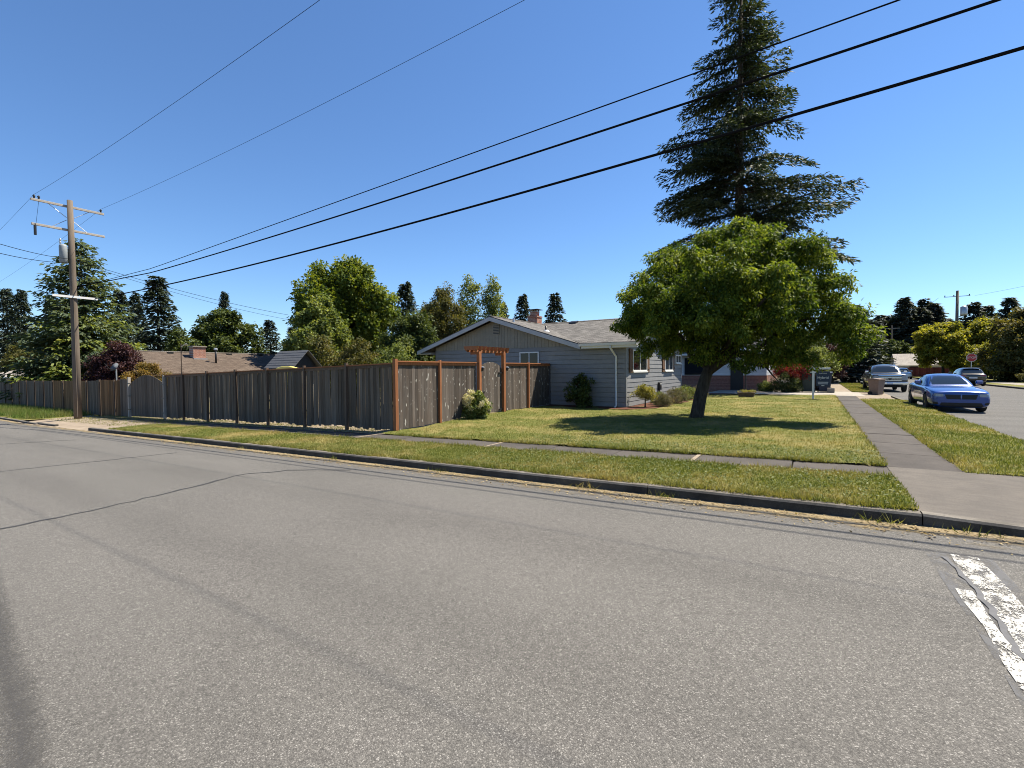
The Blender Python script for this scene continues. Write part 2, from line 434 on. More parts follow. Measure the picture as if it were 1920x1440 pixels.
# crack seals, paint and gutter dirt lie on the road as thin sheets
def strip(name, pts, width, mat, zf, lift, parent):
    m = MB(); n = len(pts); L = []; R = []
    for i in range(n):
        p = Vector(pts[i]); d = (Vector(pts[min(i + 1, n - 1)]) - Vector(pts[max(i - 1, 0)])).normalized(); q = Vector((-d.y, d.x))
        w = width[i] if isinstance(width, (list, tuple)) else width * random.uniform(.6, 1.35)
        for s, A in ((1, L), (-1, R)):
            a = p + q * s * w / 2; A.append((a.x, a.y, float(zf(a.x)) + lift))
    for i in range(n - 1): m.poly([L[i], R[i], R[i + 1], L[i + 1]])
    return m.obj(name, mat, parent)
def wiggle(pts, step=.16, amp=.025):
    out = []
    for a, b in zip(pts[:-1], pts[1:]):
        a = Vector(a); b = Vector(b); n = max(2, int((b - a).length / step))
        for i in range(n): out.append(a.lerp(b, i / n) + Vector((random.gauss(0, amp), random.gauss(0, amp))))
    out.append(Vector(pts[-1])); return out
MAT['tar'] = plain('crack_tar', (.03, .029, .028), .7, var=.3, scale=20)
for pts in ([(-7.9, -4.5), (-8.68, 1.32), (-8.82, 2.74), (-9.1, 3.8), (-9.4, 4.62), (-8.9, 5.3), (-8.47, 5.55), (-7.7, 5.9)],
            [(-15.6, -4), (-15.08, 2.32), (-14.5, 4.2), (-14.24, 5.4)], [(-23.6, -4), (-22.99, 3.56), (-21.74, 5.2)], [(-33, -3), (-32, 5)]):
    strip('crack_seal', wiggle(pts), .055, MAT['tar'], zA, .004, road)

def paint_mat(th):
    t = NT('worn_road_paint'); p = t.pos()
    a = t.noise(t.mapping(p, (5.0, 2.6, 1)), 2.2, 6, .68, .3); b = t.n('SeparateColor', i_0=t.n('TexVoronoi', _o=1, i_Vector=p, i_Scale=130.0))
    m = t.ramp(t.math('ADD', t.math('MULTIPLY', a, .80), t.math('MULTIPLY', b, .16)), [(th, 0.0), (th + .03, 1.0)])
    t.P(Base_Color=t.ramp(t.noise(p, 30., 4, .7), [(0.25, (.30, .29, .265)), (0.65, (.50, .485, .445))]), Roughness=.85, Alpha=m); t.bump(b, .5, .005)
    return t.m
def sealer_mat():
    t = NT('sealed_crack_band'); p = t.pos()
    m = t.ramp(t.noise(t.mapping(p, (2.2, 1.2, 1)), 2.6, 5, .6, .6), [(0.44, 0.0), (0.60, 0.7)])
    t.P(Base_Color=(.105, .105, .108), Roughness=.8, Alpha=m); return t.m
ys = list(np.linspace(1.2, 5.72, 22))
strip('sealer_band', [(1.12 + .015 * math.sin(y * 2), y) for y in ys], [.46] * 22, sealer_mat(), zA, .004, road)
strip('stop_line', [(.982 + .006 * math.sin(y * 5), y) for y in ys[:-4]], [.085 + .02 * math.sin(y * 7) for y in ys[:-4]], paint_mat(.42), zA, .0065, road)
strip('stop_line', [(1.155 + .008 * math.sin(y * 3.1), y) for y in ys], [.20 + .02 * math.sin(y * 4) for y in ys], paint_mat(.465), zA, .0065, road)
MAT['seal_grey'] = plain('sealer_grey', (.09, .09, .094), .8, var=.15, scale=15)
strip('crack_seal', wiggle([(1.0, 5.6), (1.06, 4.9), (1.045, 4.2), (1.03, 3.5), (1.06, 2.4), (1.02, 1.0)], .08, .008), .035, MAT['seal_grey'], zA, .0085, road)
def soft_strip(name, pts, width, mat, zf, lift, parent):
    V = []; Fc = []; A = []; n = len(pts); K = (-1, -.5, 0, .5, 1)
    for i in range(n):
        p = Vector(pts[i]); d = (Vector(pts[min(i + 1, n - 1)]) - Vector(pts[max(i - 1, 0)])).normalized(); q = Vector((-d.y, d.x))
        for k in K:
            a = p + q * k * width[i] / 2; V.append((a.x, a.y, float(zf(a.x)) + lift)); A.append((1 - abs(k)) * (0 if i in (0, n - 1) else 1))
    for i in range(n - 1):
        for k in range(4): Fc.append((i * 5 + k, i * 5 + k + 1, i * 5 + k + 6, i * 5 + k + 5))
    me = fmesh(name, np.array(V), np.array(Fc)); at = me.attributes.new('v', 'FLOAT', 'POINT'); at.data.foreach_set('value', np.array(A, dtype=np.float32)); me.materials.append(mat)
    return put(name, me, parent)
def dark_band_mat():  # dark tone on the asphalt, fading out towards edges and ends
    t = NT('dark_road_band'); p = t.pos()
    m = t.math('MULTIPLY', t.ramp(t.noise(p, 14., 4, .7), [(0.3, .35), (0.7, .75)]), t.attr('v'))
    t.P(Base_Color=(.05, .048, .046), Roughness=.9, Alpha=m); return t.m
SB = dark_band_mat()
soft_strip('dark_road_band', [(-7.2, 1.05), (-5.2, .76), (-4.51, .66), (-3.9, .62), (-3.3, .55), (-2.9, .48), (-2.2, .3)], [.1, .2, .24, .24, .22, .2, .2], SB, zA, .004, road)
soft_strip('dark_road_band', [(-6.2, .72), (-4.6, .52), (-3.9, .47), (-3.3, .40), (-2.9, .35), (-2.3, .2)], [.1, .14, .16, .16, .14, .1], SB, zA, .004, road)
def gutter_mat():
    t = NT('gutter_dust'); p = t.pos(); sp = t.t.nodes.new('ShaderNodeSeparateXYZ'); t.t.links.new(p, sp.inputs[0])
    e = t.n('MapRange', i_Value=sp.outputs[1], i_1=5.75, i_2=6.55, i_3=-.40, i_4=.20)
    nz = t.noise(t.mapping(p, (.9, 2.6, 1)), 2.0, 7, .75)
    m = t.ramp(t.math('ADD', nz, e), [(0.46, 0.0), (0.66, .9)])
    f = t.noise(p, 70., 3, .7)
    t.P(Base_Color=t.ramp(f, [(0.25, (.10, .072, .04)), (0.55, (.25, .19, .10)), (0.75, (.38, .30, .165))]), Roughness=.95, Alpha=m); t.bump(f, .8, .01)
    return t.m
strip('gutter_dust', [(x, 6.18) for x in np.linspace(-60, 3.4, 40)], [.84] * 40, gutter_mat(), zA, .006, road)

# kerb stones
def kerb_mesh(L, h0=.13, h1=.13):
    prof = lambda h: [(0.0, -.2), (0.012, h - .025), (.03, h), (.15, h), (.15, -.2)]
    m = MB(); a = prof(h0); b = prof(h1); n = 5
    V = [(0, y, z) for y, z in a] + [(L, y, z) for y, z in b]; m.v = V
    m.f = [tuple(range(n)), tuple(range(n, 2 * n))[::-1]] + [(i, n + i, n + (i + 1) % n, (i + 1) % n) for i in range(n)]
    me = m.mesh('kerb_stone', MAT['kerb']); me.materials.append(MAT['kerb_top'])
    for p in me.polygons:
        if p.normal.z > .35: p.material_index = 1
    return me
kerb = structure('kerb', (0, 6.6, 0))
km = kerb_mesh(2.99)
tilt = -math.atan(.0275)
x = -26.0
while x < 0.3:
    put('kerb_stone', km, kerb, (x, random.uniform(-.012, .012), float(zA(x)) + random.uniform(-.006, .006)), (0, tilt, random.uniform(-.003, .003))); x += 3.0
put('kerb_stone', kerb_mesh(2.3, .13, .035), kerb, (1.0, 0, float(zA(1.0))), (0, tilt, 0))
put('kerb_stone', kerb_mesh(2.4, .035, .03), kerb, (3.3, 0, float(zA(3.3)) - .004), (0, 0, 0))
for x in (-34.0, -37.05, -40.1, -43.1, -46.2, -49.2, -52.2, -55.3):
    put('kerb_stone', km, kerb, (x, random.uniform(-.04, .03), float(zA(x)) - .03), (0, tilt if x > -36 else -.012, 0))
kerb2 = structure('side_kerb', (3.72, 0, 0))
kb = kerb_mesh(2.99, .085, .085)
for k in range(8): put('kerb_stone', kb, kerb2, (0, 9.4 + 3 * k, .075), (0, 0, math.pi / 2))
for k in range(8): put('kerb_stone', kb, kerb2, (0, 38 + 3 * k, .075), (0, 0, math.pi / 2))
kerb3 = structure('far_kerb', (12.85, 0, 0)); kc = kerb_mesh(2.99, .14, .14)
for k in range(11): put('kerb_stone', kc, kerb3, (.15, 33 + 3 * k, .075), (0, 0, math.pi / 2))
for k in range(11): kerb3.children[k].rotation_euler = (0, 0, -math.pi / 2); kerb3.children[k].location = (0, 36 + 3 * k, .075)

# sidewalks: single slabs
walk = structure('sidewalk', (0, 8.68, 0))
sm = MB().box(0, 1.505, 0, .82, -.12, 0).mesh('slab', MAT['sidewalk'], bevel=.008)
x = -34.2; k = 0
while x < .9:
    put('slab', sm, walk, (x, 0, float(zA(x)) + .131 + random.uniform(-.006, .006)), (random.uniform(-.004, .004), tilt, 0)); x += 1.5225 if k % 3 != 2 else 1.58; k += 1
jm = MB().box(-.035, .035, 0, .8, 0, .012).mesh('joint_grass', MAT['dirt'])
for k in range(8):
    xx = -34.2 + (k + 1) * (2 * 1.5225 + 1.58) - .042
    if xx < .8: put('joint_grass', jm, walk, (xx, .01, float(zA(xx)) + .128))
walk2 = structure('side_sidewalk', (.97, 9.5, .165))
s2 = MB().box(0, .95, 0, 1.505, -.12, 0).mesh('slab', MAT['sidewalk'], bevel=.008)
for k in range(15): put('slab', s2, walk2, (0, k * 1.52, random.uniform(-.008, .008)), (random.uniform(-.004, .004), 0, 0))
def zramp(X, Y):
    t = np.clip((Y - 6.75) / 2.75, 0, 1); k0 = zA(X) + np.where(X < 1.0, .13, np.maximum(.13 - (X - 1.0) * .0413, .033)) - .003
    return k0 * (1 - t) + (zA(X) * .4 + .6 * .028 + .135) * t
grid('corner_ramp', lin(.98, 5.6, .3), lin(6.74, 9.49, .3), zramp, MAT['ramp'])

# lawns
def lump(X, Y): return .012 * np.sin(X * 3.1 + Y * 1.7) + .010 * np.sin(X * 1.3 - Y * 2.9 + 1) + .008 * np.sin(7 * X + 5 * Y)
grid('lawn', lin(-10.95, .95, .2), lin(9.52, 32.5, .25), lambda X, Y: zlot(X, Y) + .012 + lump(X, Y) * .8 + .02 * sstep(9.5, 9.8, Y), MAT['lawn'])
grid('verge', lin(-24.2, .97, .2), lin(6.76, 8.67, .13), lambda X, Y: zA(X) + .132 + .03 * np.sin((Y - 6.76) / 1.91 * math.pi) + lump(X, Y) * .5, MAT['lawn'])
grid('fence_verge', lin(-36, -10.9, .4), lin(9.505, 12.5, .3), lambda X, Y: zA(X) + .138 + lump(X, Y) * .5, MAT['dirt'])
grid('left_verge', lin(-80, -37.5, .5), lin(6.78, 12, .3), lambda X, Y: zA(X) + .10 + lump(X, Y), MAT['lawn'])
grid('gravel_driveway', lin(-37.6, -24.0, .4), lin(6.5, 9.7, .2), lambda X, Y: zA(X) + .012 + .11 * sstep(6.6, 8.6, Y) + .4 * lump(X, Y), MAT['dirt'])
grid('side_verge', lin(1.93, 3.72, .15), lin(9.5, 29.2, .25), lambda X, Y: .175 + .02 * np.sin((X - 1.9) / 1.8 * math.pi) + lump(X, Y) * .6, MAT['lawn'])
grid('driveway', lin(-6.0, 3.72, .5), [32.6, 34, 35.4, 36.8, 38.2], lambda X, Y: .155 - .07 * sstep(2.2, 3.7, X), MAT['concrete'])
grid('gravel_path', lin(.6, 3.75, .3), lin(29.2, 66, 1.0), lambda X, Y: .148 - .06 * sstep(2.6, 3.7, X), MAT['dirt'])
grid('side_verge_beyond', lin(2.05, 3.7, .2), lin(37.6, 62, .5), lambda X, Y: .18 + lump(X, Y) * .6, MAT['lawn'])
grid('far_verge', [13.0, 13.6, 14.3], lin(20, 63.5, 2), lambda X, Y: .215 + 0 * X, MAT['lawn'])
grid('far_sidewalk', [14.3, 15.0, 15.9], lin(20, 63.6, 3), lambda X, Y: .22 + 0 * X, MAT['concrete'])
grid('far_lawn', [15.9, 25, 60], lin(20, 63.4, 2), lambda X, Y: .23 + 0 * X, MAT['lawn'])
grid('corner_lawn', [13.0, 20, 60], lin(75.6, 110, 3), lambda X, Y: .2 + 0 * X, MAT['lawn'])
m = MB()
outer = [(-6.9, 19.1), (-6.2, 19.35), (-5.75, 20.2), (-5.7, 22), (-5.5, 24.5), (-5.35, 27), (-5.5, 29.2), (-6.2, 30.4)]
for i in range(len(outer) - 1):
    a = outer[i]; b = outer[i + 1]; ya = max(a[1], 19.4); yb = max(b[1], 19.45)
    m.poly([(-7.15, ya, zl(-7, ya) + .05), (a[0], a[1], zl(*a) + .04), (b[0], b[1], zl(*b) + .04), (-7.15, yb, zl(-7, yb) + .05)])
m.poly([(-10.85, 19.3, zl(-10.8, 19.3) + .04), (-6.9, 19.1, zl(-6.9, 19.1) + .04), (-7.0, 20.15, .05), (-10.85, 20.15, .05)])
mb = m.obj('mulch_bed', MAT['mulch']); mb['kind'] = 'structure'

# ------------------------------------------------------------------ fences
def board_mesh(w, t, h=1.0): return MB().box(-w / 2, w / 2, -t / 2, t / 2, 0, h)
BX = board_mesh(.138, .018).mesh('board', MAT['fence_shade']); BXB = board_mesh(.138, .018).mesh('board', MAT['fence_brown'])
BY = MB().box(-.009, .009, -.069, .069, 0, 1).mesh('board', MAT['fence_lit'])
fence = thing('board_fence', (-19.2, 10.04, float(zA(-19.2)) + .14), 'long grey weathered board fence in shade along the sidewalk', 'fence')
FL = fence.location
def fx(x, y, z): return (x - FL.x, y - FL.y, z - FL.z)
ftop = lambda x: 2.0 + .0225 * (x + 11)
fposts = [-13.2, -15.6, -18.05, -20.45, -23.0, -25.45]
xs_all = [-10.98] + fposts + [-27.55]
pm = MB().box(-.045, .045, -.045, .045, 0, 1).mesh('post', MAT['cedar_dark'])
for px in fposts: put('post', pm, fence, fx(px, 9.985, float(zA(px)) - .1), (random.uniform(-.012, .012), random.uniform(-.012, .012), random.uniform(-.1, .1)), scale=(1, 1, ftop(px) + .07 - float(zA(px)) + .1))
for a, b in zip(xs_all[:-1], xs_all[1:]):
    n = int(round((a - b - .09) / .1415)); w = (a - b - .09) / n
    for k in range(n):
        xx = a - .045 - (k + .5) * w; z0 = float(zA(xx)) + .235 + random.uniform(-.03, .03) + .03 * math.sin(xx * 1.7)
        put('board', BX, fence, fx(xx, 10.04 + random.uniform(-.004, .004), z0), (random.uniform(-.012, .012), random.uniform(-.006, .006), random.uniform(-.05, .05)), (w / .1415 * random.uniform(.93, 1.0), random.uniform(.8, 1.3), ftop(xx) - .075 - z0))
    za, zb = ftop(a), ftop(b)
    MB().prism([(a, za - .035), (a, za), (b, zb), (b, zb - .035)][::-1], 1, -.075, .045).xform(Matrix.Translation((-FL.x, 0, -FL.z))).obj('cap_rail', MAT['cedar'], fence)
    MB().prism([(a - .05, za - .13), (a - .05, za - .036), (b + .05, zb - .036), (b + .05, zb - .13)][::-1], 1, -.035, -.012).xform(Matrix.Translation((-FL.x, 0, -FL.z))).obj('top_rail', MAT['cedar_dark'], fence)
    MB().prism([(a - .05, za - 1.9), (a - .05, za - 1.81), (b + .05, zb - 1.81), (b + .05, zb - 1.9)][::-1], 1, .012, .05).xform(Matrix.Translation((-FL.x, 0, -FL.z))).obj('bottom_rail', MAT['cedar_dark'], fence)

# wide arched gate further left
gate2 = thing('driveway_gate', (-29.9, 10.04, float(zA(-29.9)) + .13), 'wide grey board gate with curved arched top left of the long fence', 'gate')
GL = gate2.location
def arch(x): return 1.16 + .46 * math.cos((x + 29.9) / 2.25 * math.pi / 2)
n = 32; w = 4.5 / n
for k in range(n):
    xx = -27.65 - (k + .5) * w; z0 = float(zA(xx)) + .2
    m = MB().prism([(-w / 2 + .003, z0 - GL.z), (w / 2 - .003, z0 - GL.z), (w / 2 - .003, arch(xx + w / 2) - GL.z), (-w / 2 + .003, arch(xx - w / 2) - GL.z)], 1, -.009, .009)
    m.obj('board', MAT['fence_shade'], gate2, loc=(xx - GL.x, random.uniform(-.004, .004), 0))
MAT['pale_post'] = board_mat('pale_post_wood', (.20, .185, .16), (.34, .31, .27), (.24, .21, .17))
for px in (-27.55, -32.2):
    MB().box(-.06, .06, -.06, .06, -.2, 1.62 - GL.z if px > -30 else 1.5 - GL.z).obj('post', MAT['pale_post'], gate2, loc=(px - GL.x, -.06, 0))
    for zz in (1.15, .45, -.3):
        MB().box(-.16, .16, -.02, .0, -.025, .025).obj('hinge', MAT['black'], gate2, loc=(px - GL.x + (-.12 if px > -30 else .12), -.105, zz - GL.z))

fence3 = thing('board_fence', (-48, 10.1, float(zA(-48)) + .12), 'patchy brown and grey board fence behind the utility pole', 'fence')
F3 = fence3.location
xx = -32.4; k = 0
while xx > -66:
    brown = (-37.6 < xx < -34.0) or (-47.5 < xx < -39.9)
    top = 1.38 if xx > -34 else (1.31 if xx > -38 else 1.22 + .006 * (xx + 42)); z0 = float(zA(xx)) + .1
    if k % 17 == 16:
        put('post', pm, fence3, (xx - F3.x, -.03, z0 - .2 - F3.z), scale=(1, 1, top + .03 - z0 + .2))
    else:
        put('board', BXB if brown else BX, fence3, (xx - F3.x, random.uniform(-.006, .006), z0 - F3.z), (0, random.uniform(-.004, .004), 0), (1.03, 1, top - z0 + random.uniform(-.012, .012)))
    xx -= .146; k += 1

# return fence towards the house, sunlit side, with arbor and arched gate
rf = thing('garden_fence', (-10.92, 15.0, -.05), 'sunlit weathered fence with orange posts running back to the house wall', 'fence')
RL = rf.location
def ry(x, y, z): return (x - RL.x, y - RL.y, z - RL.z)
def gz(y): return zl(-10.9, y)
spans = [(10.04, 12.07), (12.07, 14.2), (16.03, 18.0), (18.0, 20.06)]
for a, b in spans:
    n = int(round((b - a - .1) / .141)); w = (b - a - .1) / n
    for k in range(n):
        yy = a + .05 + (k + .5) * w; z0 = gz(yy) + .05 + random.uniform(-.01, .015)
        put('board', BY, rf, ry(-10.93 + random.uniform(-.003, .003), yy, z0), (random.uniform(-.003, .003), 0, random.uniform(-.015, .015)), (1, w / .141 * random.uniform(.97, 1), 1.965 - z0))
    MB().box(-.045, .075, a - RL.y + .05, b - RL.y - .05, 2.03 - RL.z, 2.068 - RL.z).obj('cap_rail', MAT['cedar'], rf)
    MB().box(.012, .034, a - RL.y + .05, b - RL.y - .05, 1.93 - RL.z, 2.029 - RL.z).obj('top_rail', MAT['cedar'], rf)
for yy, top in ((10.04, 2.12), (12.07, 2.11), (18.0, 2.09)):
    hw = .062 if yy < 11 else .048
    MB().box(-hw, hw, -hw, hw, gz(yy) - .2 - RL.z, top - RL.z).obj('post', MAT['cedar'], rf, bevel=.006, loc=(.03, yy - RL.y, 0))
MB().box(-.03, .03, -.02, .02, gz(20.0) - RL.z, 2.04 - RL.z).obj('end_post', MAT['black'], rf, loc=(0.02, 20.06 - RL.y, 0))

arb = thing('garden_arbor', (-10.9, 15.1, gz(15.1)), 'orange stained timber arbor framing the arched garden gate', 'arbor')
AL = arb.location
for yy in (14.28, 15.95):
    for dx in (.045,):
        MB().box(-.07, .07, -.07, .07, gz(yy) - .15 - AL.z, 2.47 - AL.z).obj('post', MAT['cedar'], arb, bevel=.006, loc=(dx, yy - AL.y, 0))
    MB().box(-.30, .13, -.1, -.072, 2.36 - AL.z, 2.47 - AL.z).obj('brace', MAT['cedar'], arb, loc=(0, yy - AL.y, 0))
for dx in (-.32, .06):
    MB().prism([(-1.2, 2.53), (-1.08, 2.455), (1.08, 2.455), (1.2, 2.53)], 0, -.019, .019).xform(Matrix.Translation((0, 15.115 - AL.y, -AL.z))).obj('beam', MAT['cedar'], arb, loc=(dx, 0, 0))
for k in range(9):
    yy = 14.07 + k * .262
    MB().prism([(-.50, 2.68), (-.44, 2.532), (.12, 2.532), (.17, 2.68)], 1, -.055, .055).xform(Matrix.Translation((0, yy - AL.y, -AL.z))).obj('rafter', MAT['cedar'], arb)

gate = thing('garden_gate', (-10.92, 15.12, gz(15.1) + .05), 'round topped weathered board gate under the orange arbor', 'gate')
QL = gate.location
def gtop(y): return 1.66 + .42 * math.sqrt(max(0, 1 - ((y - 15.12) / .80) ** 2))
n = 11; w = 1.5 / n
for k in range(n):
    yy = 14.37 + (k + .5) * w; z0 = gz(yy) + .06
    pts = [(-w / 2 + .003, z0), (w / 2 - .003, z0), (w / 2 - .003, gtop(yy + w / 2 - .003)), (-w / 2 + .003, gtop(yy - w / 2 + .003))]
    MB().prism([(a, b - QL.z) for a, b in pts], 0, -.01, .01).obj('board', MAT['fence_lit'], gate, loc=(.01, yy - QL.y, 0))
for zz in (.35, 1.0, 1.6): MB().box(.02, .04, -.66, -.30 if zz < 1.5 else -.45, -.02, .02).obj('hinge', MAT['black'], gate, loc=(0, -.13, zz - .1 - QL.z))
for zz in (1.62, .12): MB().box(.02, .07, .52, .84, -.025, .025).obj('latch', MAT['black'], gate, loc=(0, 0, zz - QL.z + .02))
for yy, lab in ((14.42, 'small black post lantern left of the garden gate'), (16.14, 'small black post lantern right of the garden gate')):
    ln = thing('post_lantern', (-10.80, yy, 1.72), lab, 'lantern', 'lanterns on the arbor posts')
    MB().lathe([(.02, 0), (.045, .02), (.05, .1), (.03, .14)], seg=10).obj('body', MAT['black'], ln)
    MB().lathe([(.085, .14), (.08, .165), (.02, .18)], seg=12).obj('cap', MAT['galv'], ln)

# ------------------------------------------------------------------ the grey house
house = thing('house', (-7.1, 20.1, 0), 'single storey house with grey lap siding, tan gable and grey shingle roof', 'house')
HL = house.location
def T(x, y, z): return (x - HL.x, y - HL.y, z - HL.z)
HM = Matrix.Translation(-HL)
XW0, XW1, YW, YE = -18.4, -7.1, 20.1, 30.3
OV = 19.68; EAVE = 2.97; SL = .295; RIDGE_Y = 25.2; RZ = EAVE + SL * (RIDGE_Y - OV)
WXC, WZ, WSL = -14.25, 4.58, .318
# core walls
MB().box(XW0, XW1, YW, YE, -.4, 2.86).xform(HM).obj('wall', MAT['siding'], house)
MB().prism([(YW, 2.861), (YE, 2.861), (RIDGE_Y, RZ - .32)], 0, -17.9, XW1 - .002).xform(HM).obj('gable_wall', MAT['siding'], house)
MB().prism([(XW0, 2.861), (-9.7, 2.861), (WXC, WZ - .2)], 1, YW + .002, YW + 3).xform(HM).obj('wing_gable_wall', MAT['tan'], house)
MB().box(XW0 + .02, XW1 - .02, YW + .02, YE - .02, -.5, -.02).xform(HM).obj('foundation', MAT['concrete'], house)
# siding planks on the gable wall that faces the road
EXP = .2165
def plank_x(L, h=EXP):
    m = MB(); pr = [(-.042, .024), (-.030, h), (0, h), (0, .024)]
    return m.prism(pr, 0, 0, L)
pme = plank_x(XW1 - XW0 + .03).mesh('siding_plank', MAT['siding'])
for k in range(13): put('siding_plank', pme, house, T(XW0, YW, .045 + k * EXP))
pr = [(.042, .024), (0, .024), (0, EXP), (.030, EXP)]
def plank_y(y0, y1): return MB().prism(pr, 1, y0, y1)
pmy = plank_y(0, YE - YW - .1).mesh('siding_plank', MAT['siding'])
for k in range(13): put('siding_plank', pmy, house, T(XW1, YW + .09, .045 + k * EXP))
for k in range(13, 21):
    z = .045 + k * EXP; half = (RZ - .33 - z - EXP) / SL
    if half < .3: break
    put('siding_plank', plank_y(-half, half).mesh('siding_plank', MAT['siding']), house, T(XW1, RIDGE_Y, z))
for yy in (YW - .03, YE - .06): MB().box(-.046, .05, 0, .115, -.02, 2.86).xform(Matrix.Identity(4)).obj('corner_trim', MAT['siding'], house, loc=T(XW1, yy, 0))
# tan vertical boards in the wing gable
bw = .2
k = 0; x = XW0 + .02
while x < -9.8:
    xa, xb = x + .006, x + bw - .006
    f = lambda q: WZ - .22 - WSL * abs(q - WXC)
    za, zb = f(xa), f(xb)
    if min(za, zb) > 2.92:
        MB().prism([(xa, 2.875), (xb, 2.875), (xb, zb), (xa, za)], 1, -.028, 0).xform(Matrix.Translation((-HL.x, 0, 0))).obj('gable_board', MAT['tan'], house, loc=(0, 0, 0))
    x += bw
MB().box(XW0, -9.6, -.05, 0, 2.855, 2.876).xform(Matrix.Translation((-HL.x, 0, 0))).obj('gable_ledge', MAT['siding'], house)
# roofs
def slab(pts, th, mat, name, parent=house):
    m = MB(); n = len(pts); b = [(p[0], p[1], p[2] - th) for p in pts]
    m.v = list(pts) + b
    m.f = [tuple(range(n)), tuple(range(n, 2 * n))[::-1]] + [(i, n + i, n + (i + 1) % n, (i + 1) % n) for i in range(n)]
    return m.xform(HM).obj(name, mat, parent)
rz = lambda y: EAVE + SL * (y - OV) if y <= RIDGE_Y else RZ - SL * (y - RIDGE_Y)
main = slab([(-9.1, OV, rz(OV)), (-6.45, OV, rz(OV)), (-6.45, RIDGE_Y, RZ), (-14.3, RIDGE_Y, RZ), (-14.3, 24.85, rz(24.85))], .05, MAT['roof_x'], 'roof')
slab([(-19.2, RIDGE_Y, RZ), (-6.45, RIDGE_Y, RZ), (-6.45, 31.0, rz(31.0)), (-19.2, 31.0, rz(31.0))], .05, MAT['roof_x'], 'roof')
wz = lambda x: WZ - WSL * abs(x - WXC)
slab([(-19.45, OV, wz(-19.45)), (WXC, OV, WZ), (WXC, 24.9, WZ), (-19.45, 24.9, wz(-19.45))], .05, MAT['roof_y'], 'wing_roof')
slab([(WXC, OV, WZ), (-9.1, OV, wz(-9.1)), (-9.1, 24.9, wz(-9.1)), (WXC, 24.9, WZ)], .05, MAT['roof_y'], 'wing_roof')
# ridge caps
def ridge(a, b, name='ridge_cap', mat=None):
    m = MB(); a = Vector(a); b = Vector(b); n = int((b - a).length / .3)
    for i in range(n):
        p = a.lerp(b, i / n); q = a.lerp(b, (i + 1.05) / n); d = (b - a).normalized(); s = Vector((-d.y, d.x, 0)) * .14
        z = Vector((0, 0, .03 + .008)); e = Vector((0, 0, -.02))
        m.poly([p + s + e, p + z, q + z - Vector((0, 0, .008)), q + s + e]); m.poly([p + z, p - s + e, q - s + e, q + z - Vector((0, 0, .008))])
    return m.xform(HM).obj(name, mat or MAT['roof_x'], house)
ridge((-14.2, RIDGE_Y, RZ), (-6.5, RIDGE_Y, RZ)); ridge((WXC, OV, WZ), (WXC, 25.0, WZ))
# fascia boards, rake boards
def sloped(x0, z0, x1, z1, y0, y1, h, name, mat):
    MB().prism([(x0, z0 - h), (x1, z1 - h), (x1, z1), (x0, z0)], 1, y0, y1).xform(HM).obj(name, mat, house)
sloped(-19.45, wz(-19.45) - .052, WXC, WZ - .052, OV - .03, OV + .02, .2, 'rake_board', MAT['trim'])
sloped(WXC, WZ - .052, -9.1, wz(-9.1) - .052, OV - .028, OV + .022, .2, 'rake_board', MAT['trim'])
MB().prism([(OV, rz(OV) - .26), (RIDGE_Y, RZ - .26), (RIDGE_Y, RZ - .052), (OV, rz(OV) - .052)], 0, -6.48, -6.44).xform(HM).obj('rake_board', MAT['trim'], house)
MB().prism([(RIDGE_Y, RZ - .26), (31.0, rz(31.0) - .26), (31.0, rz(31.0) - .052), (RIDGE_Y, RZ - .052)], 0, -6.483, -6.443).xform(HM).obj('rake_board', MAT['trim'], house)
MB().box(-9.0, -6.5, OV + .03, 20.05, 2.72, 2.75).xform(HM).obj('soffit', MAT['white'], house)
MB().box(-19.4, -18.45, OV + .03, 20.05, 2.70, 2.73).xform(HM).obj('soffit', MAT['white'], house)
MB().box(-19.5, -19.4, OV, 24.5, 2.70, 2.88).xform(HM).obj('eave_board', MAT['trim'], house)
# gutter and downspout
MB().prism([(OV - .10, 2.82), (OV - .13, 2.935), (OV - .115, 2.935), (OV - .085, 2.832), (OV - .01, 2.832), (OV - .01, 2.82)], 0, -9.1, -6.43).xform(HM).obj('gutter', MAT['white'], house)
MB().box(-9.05, -6.46, OV - .008, OV + .02, 2.72, 2.92).xform(HM).obj('fascia_board', MAT['white'], house)
ds = [(-7.62, OV - .05, 2.82), (-7.62, OV - .04, 2.70), (-7.56, 19.93, 2.46), (-7.5, 20.02, 2.34), (-7.5, 20.03, 2.2), (-7.5, 20.03, .12), (-7.5, 19.85, .05)]
MB().tube(ds, .045, 8).xform(HM).obj('downspout', MAT['white'], house, smooth=True)
# vent, plumbing stacks
v = MB().box(-14.3, -13.88, 20.03, 20.07, 3.62, 4.16); v.xform(HM).obj('gable_vent', MAT['tan'], house)
for k in range(6): MB().box(-14.26, -13.92, 20.015, 20.028, 3.66 + k * .08, 3.70 + k * .08).xform(HM).obj('vent_slat', MAT['black'], house)
MB().tube([(-11.7, 21.15, 3.4), (-11.7, 21.15, 4.02)], .06, 10).xform(HM).obj('vent_pipe', MAT['black'], house, smooth=True)
MB().lathe([(.22, 0), (.08, .1)], seg=10).obj('pipe_flashing', MAT['galv'], house, loc=T(-11.68, 21.1, 3.72))
MB().prism([(24.55, rz(24.55)), (24.95, rz(24.95)), (24.95, rz(24.95) + .1), (24.6, rz(24.6) + .09)], 0, -12.1, -11.65).xform(HM).obj('roof_vent', MAT['black'], house)
MB().lathe([(.07, 0), (.05, .22)], seg=8).obj('pipe_flashing', MAT['galv'], house, loc=T(-13.35, 20.6, 4.28))
